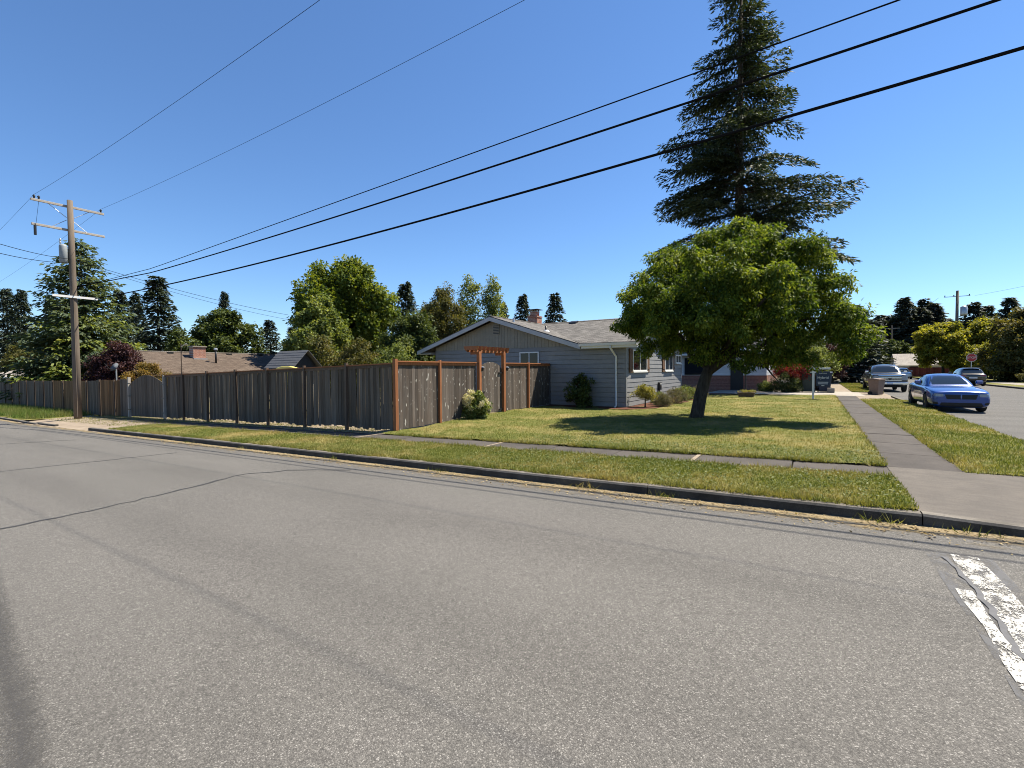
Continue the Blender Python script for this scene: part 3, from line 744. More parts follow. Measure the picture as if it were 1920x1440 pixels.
# chimney
ch = MB().box(-15.0, -14.33, 24.75, 25.35, 4.3, 5.0).xform(HM).obj('chimney', MAT['brick_x'], house)
MB().box(-15.03, -14.30, 24.72, 25.38, 5.001, 5.08).xform(HM).obj('brick_ledge', MAT['brick_y'], ch)
MB().box(-14.88, -14.45, 24.85, 25.25, 5.081, 5.34).xform(HM).obj('flue', MAT['brick_x'], ch)
MB().box(-14.9, -14.43, 24.83, 25.27, 5.341, 5.39).xform(HM).obj('flue_top', MAT['concrete'], ch)
for dx, dy in ((-14.84, 24.88), (-14.49, 24.88), (-14.84, 25.22), (-14.49, 25.22)): MB().box(dx - .02, dx + .02, dy - .02, dy + .02, 5.391, 5.47).xform(HM).obj('cap_leg', MAT['black'], ch)
MB().box(-15.05, -14.28, 24.7, 25.4, 5.471, 5.5).xform(HM).obj('chimney_cap', MAT['black'], ch)

def window(parent, axis, plane, a0, a1, z0, z1, out, mull=.5, L=HL, sill=True, fw=.06):
    """axis 'x': opening spans x, wall faces -y ; axis 'y': opening spans y, wall faces +x. out = sign of outward normal"""
    w = bpy.data.objects.new('window', None); w.location = ((a0 + a1) / 2 - L.x, plane - L.y, z0 - L.z) if axis == 'x' else (plane - L.x, (a0 + a1) / 2 - L.y, z0 - L.z)
    link(w, parent); h = (a1 - a0) / 2; H = z1 - z0
    def bx(u0, u1, d0, d1, c0, c1, name, mat):
        d0, d1 = sorted((d0 * out, d1 * out))
        m = MB().box(u0, u1, d0, d1, c0, c1) if axis == 'x' else MB().box(d0, d1, u0, u1, c0, c1)
        return m.obj(name, mat, w)
    bx(-h + .01, h - .01, .0, .038, .01, H - .01, 'pane', MAT['glass'])
    bx(-h - fw * .4, -h + fw * .6, .0, .065, 0, H, 'frame', MAT['white']); bx(h - fw * .6, h + fw * .4, .0, .065, 0, H, 'frame', MAT['white'])
    bx(-h + fw * .6, h - fw * .6, .0, .063, 0, fw, 'frame', MAT['white']); bx(-h + fw * .6, h - fw * .6, .0, .063, H - fw, H, 'frame', MAT['white'])
    mm = -h + 2 * h * mull; bx(mm - fw * .4, mm + fw * .4, .0, .058, fw, H - fw, 'mullion', MAT['white'])
    if sill: bx(-h - .06, h + .06, .0, .10, -.06, -.002, 'sill', MAT['white'])
    return w
window(house, 'x', YW - .035, -12.6, -11.52, 1.58, 2.66, -1, sill=False)
window(house, 'y', XW1 + .035, 20.92, 22.98, 1.66, 2.66, 1)
window(house, 'y', XW1 + .035, 26.35, 28.0, 1.66, 2.66, 1)
window(house, 'y', XW1 + .035, 28.75, 29.95, 2.1, 2.6, 1)
for a, b in ((20.45, 20.86), (23.06, 23.45), (25.9, 26.28), (28.06, 28.4)):
    sh = MB().box(.044, .08, a - HL.y, b - HL.y, 1.6, 2.7).obj('shutter', MAT['shutter'], house)
    for zz in (1.75, 2.45): MB().box(.081, .10, a - HL.y + .01, b - HL.y - .01, zz, zz + .12).obj('shutter_rail', MAT['shutter'], sh)
# electric meter on the sunlit wall
em = MB().box(.03, .16, 25.05 - HL.y, 25.4 - HL.y, .62, 1.05).obj('meter_box', MAT['black'], house, bevel=.02)
MB().tube([(.09, 25.2 - HL.y, .62), (.09, 25.2 - HL.y, .05)], .03, 8).obj('conduit', MAT['black'], em)
MB().tube([(.16, 25.22 - HL.y, .9), (.22, 25.22 - HL.y, .9)], .08, 12).obj('meter', MAT['galv'], em)

# ------------------------------------------------------------------ white house next door down the side street
nb = thing('white_house', (-2.95, 38.0, .1), 'white sided house with brick base in the shade behind the leaning tree', 'house')
NL = nb.location; NM = Matrix.Translation(-NL)
MAT['siding_white'] = siding_mat('white_siding', (.62, .62, .60))
MB().box(-13, -2.95, 38.0, 49, -.2, 1.24).xform(NM).obj('brick_base', MAT['brick_y'], nb)
MB().box(-12.98, -2.97, 38.02, 48.9, 1.24, 3.1).xform(NM).obj('wall', MAT['siding_white'], nb)
for k in range(9):
    MB().prism([(37.985, 1.25 + k * .2), (38.012, 1.46 + k * .2), (38.02, 1.46 + k * .2), (38.02, 1.25 + k * .2)], 0, -13, -2.95).xform(NM).obj('siding_plank', MAT['siding_white'], nb)
    MB().prism([(-2.935, 1.25 + k * .2), (-2.97, 1.25 + k * .2), (-2.97, 1.46 + k * .2), (-2.962, 1.46 + k * .2)], 1, 38.0, 48.9).xform(NM).obj('siding_plank', MAT['siding_white'], nb)
MB().box(-2.949, -2.9, 37.98, 38.6, -.1, 1.24).xform(NM).obj('sunlit_brick_corner', MAT['brick_sunlit'], nb)  # thin brick sheet with the sun on this corner painted in
MB().box(-5.3, -4.45, 37.93, 37.99, .12, 2.3).xform(NM).obj('door', MAT['black'], nb)
MB().box(-8.6, -7.2, 37.93, 37.99, 1.3, 2.6).xform(NM).obj('window', MAT['glass'], nb)
m = MB(); m.prism([(37.3, 2.85), (43.5, 4.6), (49.7, 2.85), (43.5, 4.75)], 0, -13.6, -2.3); m.xform(NM).obj('roof', MAT['roof_x'], nb)
MB().prism([(38.0, 3.1), (49, 3.1), (43.5, 4.55)], 0, -12.9, -2.98).xform(NM).obj('gable_wall', MAT['siding_white'], nb)
MB().box(-13.6, -2.3, 37.24, 37.3, 2.78, 2.92).xform(NM).obj('gutter', MAT['white'], nb)

# ------------------------------------------------------------------ brown-roofed house behind the fence
bh = thing('brown_house', (-44, 20, -1.2), 'low house with brown shingle roof and brick chimney behind the fence', 'house')
BL = bh.location; BM = Matrix.Translation(-BL)
def bslab(pts, th, mat, name):
    m = MB(); n = len(pts); m.v = list(pts) + [(p[0], p[1], p[2] - th) for p in pts]
    m.f = [tuple(range(n)), tuple(range(n, 2 * n))[::-1]] + [(i, n + i, n + (i + 1) % n, (i + 1) % n) for i in range(n)]
    return m.xform(BM).obj(name, mat, bh)
r = bslab([(-42.2, 13.6, 1.68), (-42.2, 28.5, 1.68), (-48.2, 28.5, 3.6), (-48.2, 13.6, 3.6)], .12, MAT['roof_brown'], 'roof')
bslab([(-48.2, 13.6, 3.6), (-48.2, 28.5, 3.6), (-54.2, 28.5, 1.68), (-54.2, 13.6, 1.68)], .12, MAT['roof_brown'], 'roof')
MB().box(-53.6, -42.8, 14.2, 27.9, -1.6, 1.55).xform(BM).obj('wall', MAT['tan'], bh)
MB().prism([(-53.6, 1.551), (-42.8, 1.551), (-48.2, 3.35)], 1, 14.21, 27.89).xform(BM).obj('gable_wall', MAT['tan'], bh)
MB().box(-42.2, -42.12, 13.6, 28.5, 1.50, 1.66).xform(BM).obj('gutter', MAT['cedar_dark'], bh)
MB().box(-48.35, -48.05, 13.6, 28.5, 3.585, 3.64).xform(BM).obj('ridge_cap', MAT['roof_pale'], bh)
c2 = MB().box(-47.0, -46.2, 19.0, 20.0, 2.7, 4.0).xform(BM).obj('chimney', MAT['brick_y'], bh)
MB().box(-47.08, -46.12, 18.92, 20.08, 4.001, 4.1).xform(BM).obj('chimney_top', MAT['concrete'], c2)
MB().box(-46.19, -46.0, 18.95, 20.05, 2.75, 3.0).xform(BM).obj('flashing', MAT['galv'], c2)
MB().tube([(-45.0, 20.3, 2.4), (-45.0, 20.3, 3.75)], .08, 10).xform(BM).obj('stove_pipe', MAT['black'], bh, smooth=True)
MB().lathe([(.16, 3.72), (.16, 3.86), (.05, 3.92)], -45.0, 20.3, 10).xform(BM).obj('pipe_cap', MAT['galv'], bh)
for yy in (14.9, 17.6, 22.5, 25.5): MB().box(-47.9, -47.55, yy, yy + .4, 3.40, 3.55).xform(BM).obj('roof_vent', MAT['black'], bh)
MB().tube([(-46.8, 14.2, 3.1), (-46.8, 14.2, 3.65)], .05, 8).xform(BM).obj('vent_pipe', MAT['galv'], bh)
# pale-roofed house at the far left
ph = thing('pale_roof_house', (-75, 20, -1.5), 'pale roofed house at the left end beyond the fence', 'house')
PL = ph.location; PMx = Matrix.Translation(-PL)
m = MB(); m.poly([(-92, 12.6, 1.35), (-70.0, 12.6, 1.35), (-70, 24, 1.35), (-92, 24, 1.35)][::-1])
m.poly([(-92, 12.6, 1.35), (-70.0, 12.6, 1.35), (-76, 18, 2.95), (-87, 18, 2.95)]); m.poly([(-70.0, 12.6, 1.35), (-70, 24, 1.35), (-76, 18, 2.95)])
m.poly([(-70, 24, 1.35), (-92, 24, 1.35), (-87, 18, 2.95), (-76, 18, 2.95)]); m.poly([(-92, 24, 1.35), (-92, 12.6, 1.35), (-87, 18, 2.95)])
m.xform(PMx).obj('roof', MAT['roof_pale'], ph); MB().box(-91, -70.8, 13.3, 23.2, -1.8, 1.3).xform(PMx).obj('wall', MAT['tan'], ph)
MB().box(-92.02, -69.98, 12.52, 12.6, 1.22, 1.36).xform(PMx).obj('gutter', MAT['white'], ph)

# ------------------------------------------------------------------ playhouse peeking over the fence
pl = thing('playhouse', (-23.3, 14.3, -.3), 'small playhouse with dark board roof peeking over the fence', 'playhouse')
LL = pl.location; LM = Matrix.Translation(-LL)
pts = [(13.45, 1.92), (14.3, 2.84), (15.15, 1.92)]
for s in (0, 1):
    for k in range(7):
        a = k / 7; b = (k + 1) / 7
        e, ap = (pts[0], pts[1]) if s == 0 else (pts[2], pts[1])
        y0, z0 = e[0] + (ap[0] - e[0]) * a, e[1] + (ap[1] - e[1]) * a; y1, z1 = e[0] + (ap[0] - e[0]) * b, e[1] + (ap[1] - e[1]) * b
        o = [(y0, z0), (y1, z1 - .004), (y1, z1 + .02), (y0, z0 + .035)]
        MB().prism(o if s == 0 else o[::-1], 0, -24.6, -21.9).xform(LM).obj('roof_board', MAT['roof_dark'], pl)
MB().box(-24.3, -22.2, 13.75, 14.85, -.2, 1.95).xform(LM).obj('wall', MAT['pale_post'], pl)
MB().prism([(13.6, 1.951), (15.0, 1.951), (14.3, 2.72)], 0, -24.3, -22.2).xform(LM).obj('gable', MAT['black'], pl)
MAT['yellow'] = plain('yellow_plastic', (.62, .50, .12), .5, var=.06)
sl = thing('play_slide', (-21.7, 13.0, -.4), 'pale yellow rounded play slide top just above the fence', 'slide')
MB().prism([(-1.05, 1.2), (1.05, 1.2), (1.0, 2.2), (.75, 2.34), (.3, 2.42), (-.3, 2.42), (-.75, 2.34), (-1.0, 2.2)], 1, -.1, .1).obj('panel', MAT['yellow'], sl, bevel=.02)
MB().box(-.9, .9, -.4, .4, 0, 1.2).obj('base', MAT['pale_post'], sl)
bk = thing('white_backboard', (-26.6, 13.6, -.5), 'white rounded panel top just above the fence left of the playhouse', 'play panel')
MB().prism([(-.75, 1.2), (.75, 1.2), (.7, 2.12), (.4, 2.26), (0, 2.3), (-.4, 2.26), (-.7, 2.12)], 1, -.06, .06).obj('panel', MAT['white'], bk, bevel=.02)
MB().box(-.05, .05, -.05, .05, 0, 1.2).obj('leg', MAT['black'], bk)
# antenna mast and dish behind the fence
an = thing('antenna_mast', (-38.9, 15.2, -.9), 'thin rusty antenna mast in front of the brown roof', 'antenna')
MB().tube([(0, 0, 0), (0, 0, 4.75)], .035, 8).obj('mast', MAT['cedar_dark'], an)
MB().tube([(0, 0, 4.5), (.35, .2, 4.75)], .03, 6).obj('arm', MAT['galv'], an); MB().lathe([(.02, 4.6), (.12, 4.65), (.14, 4.7)], .3, .2, 10).obj('antenna_head', MAT['galv'], an)
MAT['dish'] = plain('dish_grey', (.10, .11, .125), .85, var=.1, spec=.1)
dsh = thing('satellite_dish', (-40.6, 11.9, -1.0), 'grey satellite dish on a stand beside the purple tree', 'satellite dish')
MB().tube([(0, 0, 0), (0, 0, 3.0)], .04, 8).obj('mast', MAT['galv'], dsh)
d = MB().lathe([(.02, -.06), (.15, -.045), (.28, .0), (.31, .03)], seg=18); d.xform(Matrix.Translation((0.05, -.1, 3.15)) @ Matrix.Rotation(math.radians(60), 4, 'X') @ Matrix.Rotation(math.radians(15), 4, 'Y'))
d.obj('dish', MAT['dish'], dsh, smooth=True)
MB().tube([(0, 0, 2.9), (.35, -.5, 3.05), (.4, -.75, 3.4)], .025, 6).obj('feed_arm', MAT['black'], dsh)

# ------------------------------------------------------------------ vegetation
def unit(v): return v / np.maximum(np.linalg.norm(v, axis=-1, keepdims=True), 1e-9)

def kite_quads(P, D, N, L, W, fold=0.0):
    """leaf = kite: base P, direction D, side = D x N"""
    S = unit(np.cross(D, N)); L = L[:, None]; W = W[:, None]
    a = P; tip = P + D * L; m = P + D * L * .45; up = unit(np.cross(S, D)) * (W * fold)
    l = m + S * W * .5 + up; r = m - S * W * .5 + up
    n = len(P); V = np.stack([a, r, tip, l], 1).reshape(-1, 3); Fc = np.arange(n * 4).reshape(n, 4)
    return V, Fc

def leaf_cloud(centers, radii, per, L, W, rng, droop=.5, squash=.8, vbase=None, vvar=.25):
    """leaves scattered in clumps; centers (n,3); radii (n,)"""
    n = len(centers); idx = np.repeat(np.arange(n), per); m = len(idx)
    d = unit(rng.normal(size=(m, 3))); rr = rng.random(m) ** .45
    off = d * rr[:, None] * radii[idx][:, None]; off[:, 2] *= squash
    P = centers[idx] + off
    out = unit(off + rng.normal(size=(m, 3)) * .35 * radii[idx][:, None])
    D = unit(out * .8 + rng.normal(size=(m, 3)) * .55 + np.array([0, 0, -droop]))
    Nn = unit(rng.normal(size=(m, 3)) * .7 + np.array([0, 0, 1.0]) + out * .4)
    Ls = L * rng.uniform(.65, 1.25, m); Ws = W * rng.uniform(.7, 1.2, m)
    V, Fc = kite_quads(P, D, Nn, Ls, Ws, .25)
    vb = (rng.random(n) if vbase is None else vbase)[idx]
    v = np.clip(vb * .6 + .2 + rng.normal(size=m) * vvar, 0, 1)
    return V, Fc, v

def lobes_to_clumps(lobes, dens, rng, surf=.5, rmin=.28, rmax=.5):
    C = []; R = []
    for (x, y, z, rx, ry, rz) in lobes:
        vol = 4.19 * rx * ry * rz; n = max(4, int(dens * vol ** .72))
        d = unit(rng.normal(size=(n, 3))); r = rng.random(n) ** surf
        C.append(np.array([x, y, z]) + d * r[:, None] * np.array([rx, ry, rz])); R.append(rng.uniform(rmin, rmax, n))
    return np.concatenate(C), np.concatenate(R)

def limb(m, a, b, r0, r1, rng, bend=.12, n=5, seg=7):
    a = np.array(a, float); b = np.array(b, float); L = np.linalg.norm(b - a); pts = []
    for i in range(n + 1):
        t = i / n; w = math.sin(t * math.pi)
        pts.append(tuple(a + (b - a) * t + (rng.normal(size=3) * bend * L * .35 * w)))
    m.tube(pts, [r0 + (r1 - r0) * i / n for i in range(n + 1)], seg); return pts

def add_mesh(name, V, Fc, v, mat, parent, loc=(0, 0, 0)):
    return put(name, fmesh(name, V, Fc, v, mat), parent, loc)

def broadleaf(name, base, lobes, mat, label, cat='tree', group=None, dens=14, per=60, L=.16, W=.09, trunk_r=.2, bark='bark', droop=.4,
              rmin=.3, rmax=.55, seed=1, surf=.5, limbs=8, trunk_pts=None, squash=.8, cap=29000):
    rng = np.random.default_rng(seed); base = np.array(base, float)
    t = thing(name, tuple(base), label, cat, group)
    lob = [(x - base[0], y - base[1], z - base[2], a, b, c) for x, y, z, a, b, c in lobes]
    C, R = lobes_to_clumps(lob, dens, rng, surf, rmin, rmax)
    if len(C) * per > cap:
        q = math.sqrt(len(C) * per / cap); per = max(24, int(per / q)); L *= min(1.25, q ** .5); W *= min(1.25, q ** .5)
        C = C[rng.permutation(len(C))[:cap // per]]; R = R[:len(C)]
    V, Fc, v = leaf_cloud(C, R, per, L, W, rng, droop, squash)
    add_mesh('crown', V, Fc, v, MAT[mat], t)
    m = MB(); zt = min(l[2] - l[5] * .2 for l in lob)
    tp = trunk_pts or [(0, 0, -.15), (.02 * zt, 0, zt * .5), (0, .02 * zt, zt)]
    m.tube(tp, [trunk_r * (1.25 if i == 0 else 1 - .3 * i / (len(tp) - 1)) for i in range(len(tp))], 9)
    m.obj('trunk', MAT[bark], t, smooth=True); m = MB()
    for l in lob[:limbs]:
        limb(m, tp[-1], (l[0], l[1], l[2]), trunk_r * .55, trunk_r * .12, rng)
    for i in rng.choice(len(C), min(len(C), 24), replace=False):
        l = min(lob, key=lambda q: (q[0] - C[i][0]) ** 2 + (q[1] - C[i][1]) ** 2 + (q[2] - C[i][2]) ** 2)
        limb(m, l[:3], C[i], trunk_r * .16, trunk_r * .04, rng, n=3, seg=5)
    m.obj('twigs', MAT[bark], t, smooth=True)['kind'] = 'stuff'
    return t

def auto_lobes(x, y, z0, z1, R, rng, n=10, ry=None):
    """uneven crown between z0 and z1: a loose core and many small outer boughs"""
    H = (z1 - z0); n = int(n * 1.7); out = [(x, y, z0 + H * .45, R * .5, (ry or R) * .5, H * .34)]
    for k in range(n):
        a = 2.399963 * k + rng.uniform(-.4, .4); h = .06 + .86 * ((k + .5) / n) + rng.uniform(-.05, .05)
        prof = max(.12, math.sin(math.pi * min(1, h * .80 + .16))) ** .75
        s = rng.uniform(.16, .34); rr = R * prof * rng.uniform(.62, 1.0) - R * s * .55
        out.append((x + math.cos(a) * rr, y + math.sin(a) * rr * (ry or R) / R, z0 + H * h - H * s * .15, R * s * rng.uniform(.9, 1.3), R * s, H * s * rng.uniform(.42, .62)))
    out.append((x + R * rng.uniform(-.15, .15), y, z1 - H * .10, R * .22, R * .22, H * .10)); return out

G = lambda n, a, b, c, tr=.35: MAT.__setitem__(n, leaf_mat(n, a, b, c, tr))
G('leaf_front', (.030, .064, .010), (.095, .155, .020), (.25, .305, .05), .45)
G('leaf_maple', (.045, .078, .013), (.12, .175, .028), (.25, .28, .05))
G('leaf_light', (.065, .10, .026), (.155, .205, .055), (.31, .35, .13))
G('leaf_dark', (.032, .052, .016), (.07, .10, .028), (.13, .165, .05), .3)
G('leaf_olive', (.060, .070, .022), (.11, .115, .036), (.19, .165, .06))
G('leaf_yellow', (.11, .135, .022), (.23, .245, .04), (.37, .35, .07), .5)
G('leaf_plum', (.022, .010, .014), (.050, .020, .026), (.105, .05, .052), .25)
G('leaf_red', (.10, .012, .014), (.22, .025, .03), (.36, .06, .06))
G('leaf_gold', (.11, .085, .02), (.2, .15, .04), (.28, .17, .05))
G('leaf_bluegreen', (.05, .08, .045), (.095, .135, .075), (.17, .205, .11), .3)
G('needle_fir', (.022, .040, .024), (.043, .066, .036), (.080, .104, .052), .2)
G('needle_dark', (.020, .034, .024), (.038, .056, .038), (.066, .086, .056), .15)
G('needle_far', (.028, .042, .038), (.046, .064, .054), (.072, .09, .072), .15)
G('leaf_lavender', (.08, .085, .055), (.14, .135, .095), (.22, .20, .16))
G('leaf_azalea', (.14, .15, .03), (.27, .26, .06), (.42, .38, .12))
G('petal', (.50, .48, .30), (.66, .63, .45), (.80, .78, .62), .3)

# --- the leaning tree on the lawn
TY = 16.6
core = [(-4.75, TY - .3, 3.8, 1.05, 1.2, 1.15), (-3.75, TY, 5.1, 1.0, 1.2, .9), (-1.95, TY, 5.35, 1.15, 1.2, .9), (-.55, TY + .2, 4.6, .95, 1.1, .95),
        (-2.3, TY, 3.8, 1.7, 1.9, 1.2), (.05, TY, 3.3, .85, 1.0, .8), (.62, TY - .1, 2.65, .42, .7, .55), (-3.1, TY, 2.7, 1.4, 1.5, .65), (-1.15, TY, 2.55, 1.0, 1.3, .6), (-5.0, TY - .2, 3.05, .6, .9, .6),
        (-4.1, 14.7, 4.1, 1.0, .9, .9), (-2.6, 14.6, 4.4, 1.2, .9, .9), (-1.1, 14.8, 3.7, 1.0, .9, .8), (-3.0, 18.4, 4.4, 1.5, 1.0, 1.1), (-1.0, 18.3, 3.9, 1.2, 1.0, 1.0), (-3.7, 14.4, 3.3, .8, .7, .5), (-2.2, 14.3, 3.2, .9, .7, .6)]
_r = np.random.default_rng(8); front_lobes = list(core)
for (x, y, z, a, b, c) in core:                       # boughs that stand out of each mass
    for k in range(6):
        d = unit(_r.normal(size=3) + np.array([0, -.35, .15])); q = _r.uniform(.85, 1.12)
        front_lobes.append((x + d[0] * a * q, y + d[1] * b * q, z + d[2] * c * q, _r.uniform(.22, .42), _r.uniform(.22, .42), _r.uniform(.18, .32)))
front_lobes += [(.0, TY, 4.85, .6, .8, .5), (.4, TY, 4.3, .42, .7, .45), (-.6, TY, 5.35, .6, .7, .4), (-4.3, TY, 5.45, .75, .8, .55), (-5.15, TY - .1, 4.75, .5, .7, .5), (-3.4, TY, 5.9, .6, .7, .4), (-2.7, TY, 6.1, .5, .6, .35), (-1.2, TY, 6.0, .5, .6, .35), (-1.95, TY - .1, 6.35, .4, .4, .3), (-.1, TY - .1, 2.15, .4, .5, .3), (.75, TY - .2, 2.15, .3, .4, .3), (-3.0, TY - .7, 2.15, .5, .5, .3), (-5.6, TY - .3, 3.5, .35, .5, .5), (-1.7, TY - .8, 2.0, .4, .4, .3), (.5, 16.9, 4.15, .4, .4, .35)]
front_tree = broadleaf('lawn_tree', (-3.4, TY, .06), front_lobes, 'leaf_front', 'leaning broadleaf tree with wide green crown on the front lawn', dens=13, per=125, L=.118, W=.05,
          trunk_r=.24, droop=.75, rmin=.16, rmax=.36, seed=5, surf=.40, cap=165000, limbs=0, trunk_pts=[(0, 0, -.2), (.04, 0, .1), (.16, 0, .8), (.30, 0, 1.35), (.42, .02, 1.75)], bark='bark')
rng = np.random.default_rng(77); m = MB(); o = front_tree.location
for tgt, r0 in (((-4.6, TY - .2, 3.7), .12), ((-3.6, TY, 5.0), .13), ((-1.9, TY, 5.3), .14), ((-.5, TY, 4.5), .12), ((.3, TY, 3.2), .09), ((-4.1, 14.7, 3.9), .1), ((-1.2, 14.8, 3.7), .1), ((-1.6, 18.2, 4.1), .1), ((-1.2, TY - .2, 1.9), .07)):
    st = (.42, .02, 1.7) if r0 > .1 else (.75, .03, 2.15)
    m = MB(); limb(m, st, (tgt[0] - o.x, tgt[1] - o.y, tgt[2] - o.z), r0, .03, rng, .16, 6, 8); m.obj('branch', MAT['bark'], front_tree, smooth=True)
for a_, b_, r0, r1 in (((.38, .02, 1.6), (1.35, 0.05, 2.3), .17, .12), ((.9, .03, 2.0), (2.1, -.1, 1.75), .06, .03), ((2.1, -.1, 1.75), (2.5, -.1, 1.2), .03, .012)):
    m = MB(); limb(m, a_, b_, r0, r1, rng, .06, 4, 7); m.obj('branch', MAT['bark'], front_tree, smooth=True)

# --- conifers
def conifer_mesh(name, H, R, z0, rng, mat, step=.5, nb=5, spray=.32, dens=3.2, ragged=.35, droop=.25, up=.15, power=.85, wr=.55, sub=.62):
    Ps = []; Ds = []; Ls = []; Ws = []; Ns = []; vs_ = []; m = MB()
    z = z0
    while z < H - .15:
        t = (z - z0) / (H - z0)
        Lb = R * (1 - t) ** power + .12
        for k in range(nb):
            a = rng.uniform(0, 2 * math.pi); L = Lb * rng.uniform(1 - ragged, 1 + ragged * .45)
            dirv = np.array([math.cos(a), math.sin(a), 0]); zz = z + rng.uniform(-1.1, 1.1) * step
            ns = max(3, int(L * dens)); tone = rng.uniform(.25, .75)
            s = np.linspace(.12, 1, ns)
            # rises slightly, then droops, tip turns up
            dr = droop * rng.uniform(.4, 1.9); dz = L * (up * rng.uniform(.3, 1.5) * s - dr * s ** 2 + .10 * np.clip(s - .75, 0, 1))
            C = np.array([0, 0, zz]) + dirv * (s * L)[:, None] + np.array([0, 0, 1]) * dz[:, None]
            if L > 1.4: m.tube([(0, 0, zz), tuple(C[ns // 2]), tuple(C[-1])], [.02 + .012 * L, .012 + .006 * L, .008], 4, False)
            side = np.array([-dirv[1], dirv[0], 0])
            for sgn in (-1, 1, 0):
                w = (.30 * L * np.sin(np.pi * np.clip(s * .85 + .1, 0, 1)) + .10) if sgn else np.full(ns, spray)
                nsub = np.maximum(1, (w / (spray * sub)).astype(int)) if sgn else np.ones(ns, int)
                for j in range(ns):
                    q = (np.arange(nsub[j]) + rng.random(nsub[j])) / nsub[j]
                    nn = len(q)
                    ddir = unit(dirv * .75 + side * sgn * .75 + np.array([0, 0, -.12])) if sgn else dirv
                    P = C[j] + ddir * (q * w[j] * (1 if sgn else .3))[:, None] + rng.normal(size=(nn, 3)) * .07
                    P[:, 2] -= .42 * q * w[j]
                    Ps.append(P); Ds.append(unit(ddir + dirv * .3 + rng.normal(size=(nn, 3)) * .38 + np.array([0, 0, -.38])))
                    Ns.append(unit(np.array([0, 0, 1]) + rng.normal(size=(nn, 3)) * .45)); Ls.append(spray * rng.uniform(.7, 1.5, nn)); Ws.append(spray * wr * rng.uniform(.6, 1.3, nn))
                    vs_.append(np.clip(tone + rng.normal(size=nn) * .2, 0, 1))
        z += step * (1 - .45 * t)
    P = np.concatenate(Ps); V, Fc = kite_quads(P, np.concatenate(Ds), np.concatenate(Ns), np.concatenate(Ls), np.concatenate(Ws), .35)
    tw = m.mesh('twigs', MAT['bark']); m = MB()
    m.tube([(0, 0, -.3), (0, 0, H * .4), (0, 0, H - .2)], [.012 * H + .08, .008 * H + .05, .02], 8)
    return fmesh(name, V, Fc, np.concatenate(vs_), MAT[mat]), m.mesh('trunk', MAT['bark'], True), tw

def place_conifer(meshes, loc, s, rz, label, group=None, name='conifer', sz=None):
    t = thing(name, loc, label, 'tree', group, rz); t.scale = (s, s, sz or s)
    put('crown', meshes[0], t); put('trunk', meshes[1], t); put('twigs', meshes[2], t)['kind'] = 'stuff'; return t

rng = np.random.default_rng(3)
big_fir = conifer_mesh('fir_crown', 37.5, 7.3, 10.5, rng, 'needle_fir', step=.60, nb=5, spray=.34, dens=4.8, ragged=.58, droop=.30, up=.18, power=1.0, wr=.36, sub=.42)
place_conifer(big_fir, (-5.3, 42.0, .1), 1.0, .6, 'very tall ragged fir tree rising behind the leaning lawn tree', name='tall_fir')
spr = [conifer_mesh('spruce_crown', 15.0, 3.0, 1.2, np.random.default_rng(21 + i), 'needle_dark', step=.36, nb=7, spray=.46, dens=2.6, ragged=.25, droop=.3, up=.1, power=.75) for i in range(2)]
far = [conifer_mesh('far_conifer_crown', 20.0, 4.2, 1.5, np.random.default_rng(41 + i), 'needle_far', step=.6, nb=7, spray=.8, dens=1.7, ragged=.35, droop=.35, up=.1, power=.7) for i in range(2)]
def spruce(x, y, top, R, label, group=None, which=0, kind=None, zb=-1.2):
    ms, H0, R0 = (spr, 15.0, 3.0) if kind is None else (far, 20.0, 4.2)
    place_conifer(ms[which], (x, y, zb), R / R0, random.uniform(0, 6), label, group, 'spruce_tree' if kind is None else 'conifer', (top - zb) / H0)
spruce(-124.3, 20.8, 17.4, 3.2, 'dark pointed spruce at the far left edge', which=1, zb=-2)
spruce(-115, 20.9, 16.2, 2.9, 'dark spruce second from the left edge', zb=-2)
spruce(-106, 23, 14.2, 2.8, 'shorter dark spruce third from the left edge beside the big green tree', which=1, zb=-2)
spruce(-71.4, 25.4, 14.2, 3.6, 'broad dark spruce right of the big green tree', which=0)
spruce(-94.3, 28.4, 15.2, 2.9, 'slim dark spruce just left of the broad spruce', which=1)
spruce(-98.5, 31.7, 15.6, 2.8, 'slim dark spruce touching the broad spruce from behind')
spruce(-96.2, 45.2, 17.4, 2.6, 'thin spruce spire rising above the round dark tree', which=1)
spruce(-69.1, 38.8, 9.6, 2.6, 'pale small conifer right of the round dark tree')
spruce(-66.0, 40.5, 8.6, 2.2, 'small conifer beside the playhouse roof top', which=1)
spruce(-74.5, 110, 21.2, 3.4, 'small far spruce left of the chimney', which=0, zb=0)
spruce(-55.8, 90, 19.0, 3.8, 'far spruce just left of the chimney cap', which=1, zb=0)
spruce(-42.3, 80, 16.6, 3.6, 'far spruce just right of the chimney', zb=0)
spruce(-40.8, 39.4, 12.3, 2.7, 'dark narrow pine between the big maple and the house', which=1, zb=-.5)
